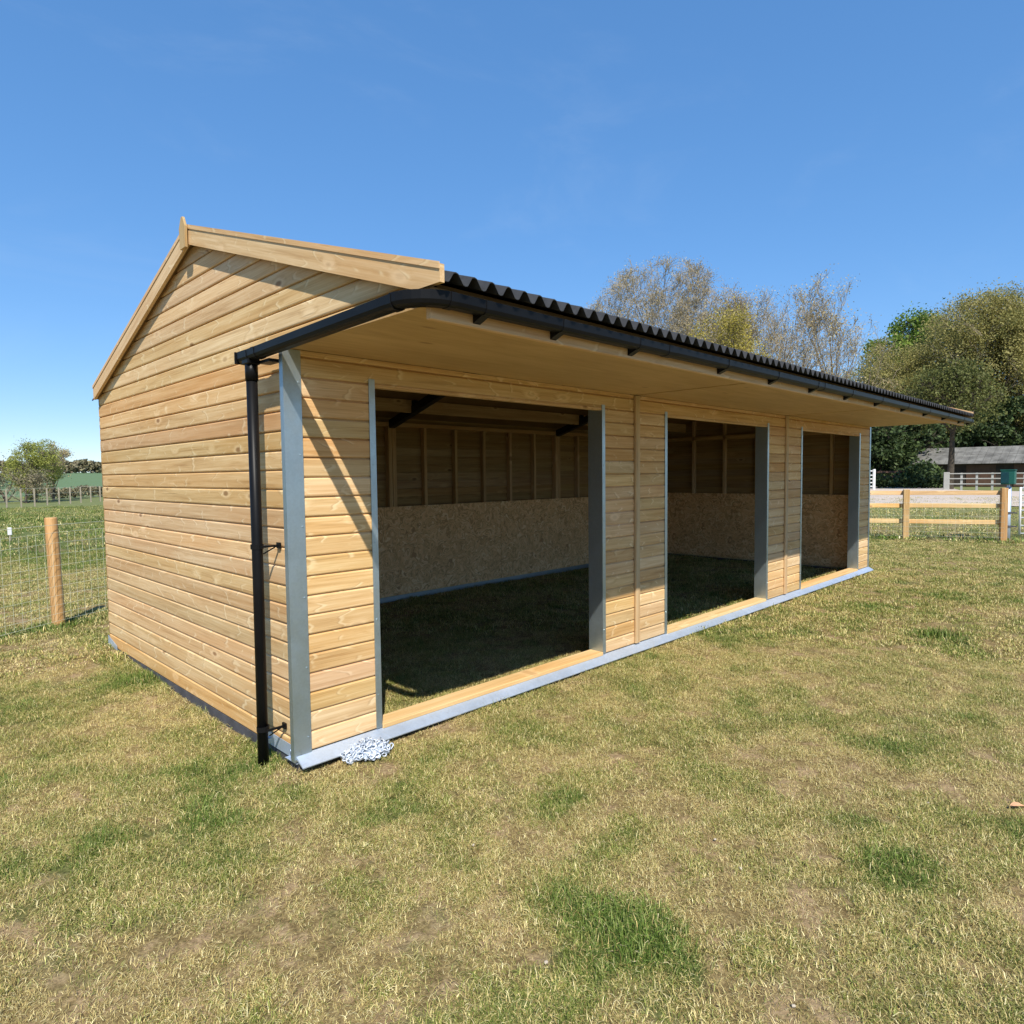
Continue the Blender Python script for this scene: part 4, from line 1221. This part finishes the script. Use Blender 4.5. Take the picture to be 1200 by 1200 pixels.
def hedge(name, label, px0, px1, d0, d1, hgt, thick, n, seed, leaf, lsize):
    rng = np.random.default_rng(seed)
    a = np.array(at(px0, d0)); b = np.array(at(px1, d1)); t = rng.uniform(0, 1, n)
    P = a[None] + (b - a)[None] * t[:, None]
    u_ = (b - a)[:2] / np.linalg.norm((b - a)[:2]); nv = np.array([-u_[1], u_[0]])
    w = rng.normal(0, .45, n) * thick
    P[:, :2] += nv[None] * w[:, None]
    hh = hgt * (.55 + .9 * fbm(t * 22 + seed, t * 0 + 1.0, seed, 4))
    P[:, 2] = gz(P[:, 0], P[:, 1]) + hh * np.sqrt(rng.uniform(0, 1, n))
    V, F = leaves_np(P - a, lsize, rng)
    me = mesh_np(name, V, F); at_ = me.attributes.new('tone', 'FLOAT', 'FACE')
    at_.data.foreach_set('value', (.5 * fbm(t * 60, P[:, 2], seed) + .5 * rng.uniform(0, 1, n)).astype(np.float32))
    root = tag(link(name, me, leaf, None, tuple(a)), label, 'hedge')
    return root
hedge('hedge', 'brown-green hedge along the top of the far rise', -40, 170, 205, 215, 3.0, 2.5, 9000, 5, LM['hedge'], .45)
hedge('hedge', 'low brown hedge below the sown field behind the wire fence', 55, 165, 66, 70, .8, .8, 4000, 6, LM['hedge'], .10)
hedge('hedge', 'low green hedge between track and barn', 1012, 1108, 66, 66, 1.0, 1.0, 4000, 7, LM['dark'], .13)
hedge('hedge', 'dark hedge closing the view behind the barn', 985, 1290, 92, 92, 7.0, 2.5, 14000, 8, LM['dark'], .40)

# ------------------------------------------------------------------ grass
def blade_mat():
    mt, nt, bs, out = new_mat('grass_blades'); g = NT(nt)
    bc = g.n('Attribute', attribute_name='bc').outputs['Fac']
    gm = g.n('Attribute', attribute_type='INSTANCER', attribute_name='gm').outputs['Fac']
    rv = g.n('Attribute', attribute_type='INSTANCER', attribute_name='rv').outputs['Fac']
    dry = g.ramp(bc, [(0.0, (.19, .13, .045)), (.35, (.47, .365, .135)), (.7, (.72, .60, .255)), (1.0, (.90, .80, .45))])
    grn = g.ramp(bc, [(0.0, (.075, .095, .016)), (.4, (.195, .225, .043)), (.75, (.315, .335, .08)), (1.0, (.47, .47, .17))])
    # every blade decides for itself, so mixed turf shows both straw and green
    bt = g.n('Attribute', attribute_name='bt').outputs['Fac']
    f = g.step(g.math('SUBTRACT', gm, bt), -.06, .06)
    lush = g.ramp(bc, [(0.0, (.05, .085, .014)), (.4, (.105, .175, .028)), (.75, (.18, .255, .05)), (1.0, (.36, .38, .14))])
    grn = g.mix(g.step(gm, .62, .95), grn, lush)
    c = g.mix(f, dry, grn)
    hs = g.n('HueSaturation'); g.l(c, hs.inputs['Color']); g.l(g.math('ADD', .82, g.math('MULTIPLY', rv, .34)), hs.inputs['Value'])
    c = hs.outputs[0]
    g.l(c, bs.inputs['Base Color']); bs.inputs['Roughness'].default_value = .6; bs.inputs['Specular IOR Level'].default_value = .2
    tr = g.n('BsdfTranslucent'); g.l(c, tr.inputs['Color'])
    mx = g.n('MixShader'); mx.inputs[0].default_value = .12
    g.l(bs.outputs[0], mx.inputs[1]); g.l(tr.outputs[0], mx.inputs[2]); g.l(mx.outputs[0], out.inputs['Surface'])
    return mt
BM = blade_mat()

def clump(name, n, rad, length, width, flatness, seed):
    rng = np.random.default_rng(seed)
    r = rad * np.sqrt(rng.uniform(0, 1, n)); a = rng.uniform(0, 2 * math.pi, n)
    B = np.stack([r * np.cos(a), r * np.sin(a), np.full(n, -.004)], 1)
    az = rng.uniform(0, 2 * math.pi, n); tilt = np.clip(rng.normal(flatness, .35, n), .05, 1.45)
    Ln = length * rng.uniform(.45, 1.35, n); w = width * rng.uniform(.6, 1.4, n)
    dh = np.stack([np.cos(az), np.sin(az), np.zeros(n)], 1); sd = np.stack([-np.sin(az), np.cos(az), np.zeros(n)], 1)
    up = np.array([[0, 0, 1.]])
    d1 = dh * np.sin(tilt * .6)[:, None] + up * np.cos(tilt * .6)[:, None]
    d2 = dh * np.sin(np.minimum(tilt * 1.5, 1.75))[:, None] + up * np.cos(np.minimum(tilt * 1.5, 1.75))[:, None]
    p1 = B + d1 * (Ln * .5)[:, None]; p2 = p1 + d2 * (Ln * .5)[:, None]
    p2[:, 2] = np.maximum(p2[:, 2], .004)
    sw = sd * w[:, None] * .5
    V = np.stack([B - sw, B + sw, p1 + sw * .8, p1 - sw * .8, p2], 1).reshape(-1, 3)
    base = (np.arange(n) * 5)[:, None]
    loops = np.concatenate([base + np.array([[0, 1, 2, 3]]), base + np.array([[3, 2, 4]])], 1).ravel()
    sizes = np.tile([4, 3], n)
    me = mesh_np(name, V, None, loops, sizes)
    for nm, val in (('bc', np.clip(rng.beta(1.15, 1.3, n), 0, 1)), ('bt', rng.uniform(0, 1, n))):
        at_ = me.attributes.new(nm, 'FLOAT', 'FACE'); at_.data.foreach_set('value', np.repeat(val, 2).astype(np.float32))
    me.materials.append(BM)
    return me

def grass_object(name, label, P, attrs, clumps, coll_name):
    me = bpy.data.meshes.new(name); me.vertices.add(len(P)); me.vertices.foreach_set('co', P.astype(np.float32).ravel())
    for nm, (ty, val) in attrs.items():
        at_ = me.attributes.new(nm, ty, 'POINT')
        at_.data.foreach_set('vector' if ty == 'FLOAT_VECTOR' else 'value', val.ravel())
    me.materials.append(BM)
    o = bpy.data.objects.new(name, me); COL.objects.link(o); kind(o, 'stuff'); o['label'] = label; o['category'] = 'grass'
    col = bpy.data.collections.new(coll_name)
    for i, c in enumerate(clumps):
        col.objects.link(bpy.data.objects.new('%s_%02d' % (coll_name, i), c))
    ng = bpy.data.node_groups.new(name, 'GeometryNodeTree')
    ng.interface.new_socket('Geometry', in_out='INPUT', socket_type='NodeSocketGeometry')
    ng.interface.new_socket('Geometry', in_out='OUTPUT', socket_type='NodeSocketGeometry')
    N = ng.nodes; K = ng.links
    gi = N.new('NodeGroupInput'); go = N.new('NodeGroupOutput')
    ci = N.new('GeometryNodeCollectionInfo'); ci.inputs['Collection'].default_value = col; ci.inputs['Separate Children'].default_value = True
    ci.inputs['Reset Children'].default_value = True
    ip = N.new('GeometryNodeInstanceOnPoints'); ip.inputs['Pick Instance'].default_value = True
    def na(nm, ty):
        q = N.new('GeometryNodeInputNamedAttribute'); q.data_type = ty; q.inputs['Name'].default_value = nm; return q.outputs['Attribute']
    K.new(gi.outputs[0], ip.inputs['Points']); K.new(ci.outputs[0], ip.inputs['Instance'])
    K.new(na('vi', 'INT'), ip.inputs['Instance Index'])
    e2r = N.new('FunctionNodeEulerToRotation'); K.new(na('ro', 'FLOAT_VECTOR'), e2r.inputs[0]); K.new(e2r.outputs[0], ip.inputs['Rotation'])
    K.new(na('sc', 'FLOAT_VECTOR'), ip.inputs['Scale'])
    K.new(ip.outputs[0], go.inputs[0])
    md = o.modifiers.new('scatter', 'NODES'); md.node_group = ng
    return o

def scatter(r0, r1, dens, seed, spread_ang=0.74):
    """points in the wedge the place shows in front of the camera side of the paddock"""
    rng = np.random.default_rng(seed)
    area = spread_ang * 2 * .5 * (r1 * r1 - r0 * r0); n = int(area * dens)
    r = np.sqrt(rng.uniform(r0 * r0, r1 * r1, n)); a = YAW + rng.uniform(-spread_ang, spread_ang, n)
    x = CAM[0] + r * np.cos(a); y = CAM[1] + r * np.sin(a)
    bad = ((x > -.03) & (x < .13) & (y > -.0) & (y < D + .02)) | ((x > -.02) & (x < L) & (y > -.045) & (y < .125)) | ((x > 0) & (x < L) & (y > D - .14) & (y < D + .03))
    bad |= (x > 1.5) & (x < L) & (y > D + .1) & (y < D + 5)
    # the chain flattens what it lies on
    bad |= ((x - cc[0]) ** 2 + (y - cc[1]) ** 2) < .012
    k = ~bad; return x[k], y[k], rng

def lay(name, label, r0, r1, dens, seed, clumps, coll, scale=1.0, thin=.56, dgm=0.0):
    x, y, rng = scatter(r0, r1, dens, seed)
    g = greenness(x, y)
    bare = .5 + 1.35 * (fbm(x * 3.1, y * 3.1, 77, 4) - .5) - .32 * np.clip(g, -.3, 1)
    keep = (bare < thin + rng.normal(0, .05, len(x)))
    x, y, g = x[keep], y[keep], g[keep]
    n = len(x); lush = np.clip(g - .75, 0, .9)
    s = scale * (rng.uniform(.75, 1.2, n) + .55 * lush) * np.where(g < 0, .85, 1.0)
    inside = (x > 0.05) & (y > .1) & (y < D) & (x < L)
    s = np.where(inside, s * 1.1, s)
    s = np.where((y < -.03) & (y > -.16) & (x > -.1) & (x < L + .1), s * 1.35, s)
    s = np.where((x < -.02) & (x > -.12) & (y > 0) & (y < D), s * 1.35, s)
    # longer grass along the fence lines
    dl = np.abs((x - fp0.x) * fd.y - (y - fp0.y) * fd.x); s = s * (1 + .9 * np.exp(-(dl / .18) ** 2))
    dr = np.abs((x - pa.x) * u.y - (y - pa.y) * u.x); s = s * (1 + 1.2 * np.exp(-(dr / .25) ** 2))
    gm = np.clip(.385 + .52 * g + rng.normal(0, .10, n) + .5 * np.exp(-(dl / .2) ** 2) + .5 * np.exp(-(dr / .25) ** 2) + dgm, .02, .90)
    S = np.stack([s * .95, s * .95, s * (0.85 + .75 * lush)], 1)
    half = len(clumps) // 2
    vi = rng.integers(0, half, n) + np.where(rng.uniform(0, 1, n) < np.clip(.15 + g, .05, .95), half, 0)
    ro = np.stack([rng.normal(0, .10, n), rng.normal(0, .10, n), rng.uniform(0, 6.283, n)], 1)
    P = np.stack([x, y, gz(x, y)], 1)
    return grass_object(name, label, P, {'sc': ('FLOAT_VECTOR', S.astype(np.float32)), 'ro': ('FLOAT_VECTOR', ro.astype(np.float32)),
        'vi': ('INT', vi.astype(np.int32)), 'gm': ('FLOAT', gm.astype(np.float32)), 'rv': ('FLOAT', rng.uniform(0, 1, n).astype(np.float32))}, clumps, coll)

near = [clump('dry_clump', 85, .06, .036, .0020, 1.22, 900 + i) for i in range(6)] + [clump('green_clump', 85, .055, .037, .0021, .90, 920 + i) for i in range(6)]
lay('grass', 'short mixed straw and green turf near the camera', 1.0, 6.5, 440, 41, near, 'near_turf')
mid = [clump('dry_clump', 60, .10, .046, .0050, 1.10, 940 + i) for i in range(5)] + [clump('green_clump', 55, .09, .05, .0052, .75, 960 + i) for i in range(5)]
thatch = [clump('thatch_clump', 100, .085, .032, .0019, 1.36, 1000 + i) for i in range(8)]
lay('grass', 'fine flattened straw lying between the grass tufts', 1.0, 6.5, 260, 44, thatch, 'near_thatch', 1.0, 9.0, -.16)
lay('grass', 'short mixed turf around and inside the shelter', 6.5, 17, 175, 42, mid, 'mid_turf', .92, .80)
farc = [clump('dry_clump', 40, .26, .062, .013, 1.05, 980 + i) for i in range(4)] + [clump('green_clump', 40, .24, .07, .013, .8, 990 + i) for i in range(4)]
lay('grass', 'turf by the far fences', 17, 46, 12, 43, farc, 'far_turf', 1.0, .75)

# a fallen leaf and pale pebbles in the turf
lp = pix(1193, 945, z=-.01)
lv = MB(); pts = [(.65 * a, .65 * b, .65 * c) for a, b, c in ((0, -.05, 0), (.026, -.025, .012), (.034, .005, .016), (.020, .035, .010), (0, .06, .004), (-.020, .035, .012), (-.034, .005, .020), (-.026, -.025, .014))]
lv.add(pts + [(0, 0, .0)], [(i, (i + 1) % 8, 8) for i in range(8)])
lv.add([(p[0] * .98, p[1] * .98, p[2] - .0012) for p in pts] + [(0, 0, -.0012)], [((i + 1) % 8, i, 8) for i in range(8)])
tag(link('leaf', lv.me('leaf'), plain_mat('orange_dead_leaf', (.55, .30, .16), .7), None, (lp[0], lp[1], float(gz(lp[0], lp[1])) + .018), rz=.8), 'curled orange dead leaf on the grass at right', 'leaf')
pm_ = plain_mat('pale_flint', (.50, .43, .33), .8)
def pebble_me(seed):
    rng = np.random.default_rng(seed); import bmesh
    bm = bmesh.new(); bmesh.ops.create_icosphere(bm, subdivisions=1, radius=1.0)
    for v in bm.verts: v.co = v.co * float(rng.uniform(.75, 1.15)); v.co.z *= .6
    me = bpy.data.meshes.new('pebble'); bm.to_mesh(me); bm.free(); return me
pms = [pebble_me(i) for i in range(3)]
PEB = ((838, 984, 'pale pebble lying furthest from the big green tuft, upper of a close pair'), (868, 1018, 'pale pebble at lower right of the upper pair in the turf'),
       (1088, 940, 'pale pebble on the turf left of the dead orange leaf'), (640, 1128, 'pale pebble just below left of the big green tuft'),
       (555, 990, 'lone pale pebble in the turf left of centre foreground'), (930, 1180, 'pale pebble nearest the bottom edge, right of the big green tuft'))
for i, (px, py, lab) in enumerate(PEB):
    q = pix(px, py, z=-.02); o = link('pebble', pms[i % 3], pm_, None, (q[0], q[1], float(gz(q[0], q[1])) + .010), rz=i)
    o.scale = (.008, .0065, .007)
    tag(o, lab, 'pebble', 'pale pebbles in the turf')
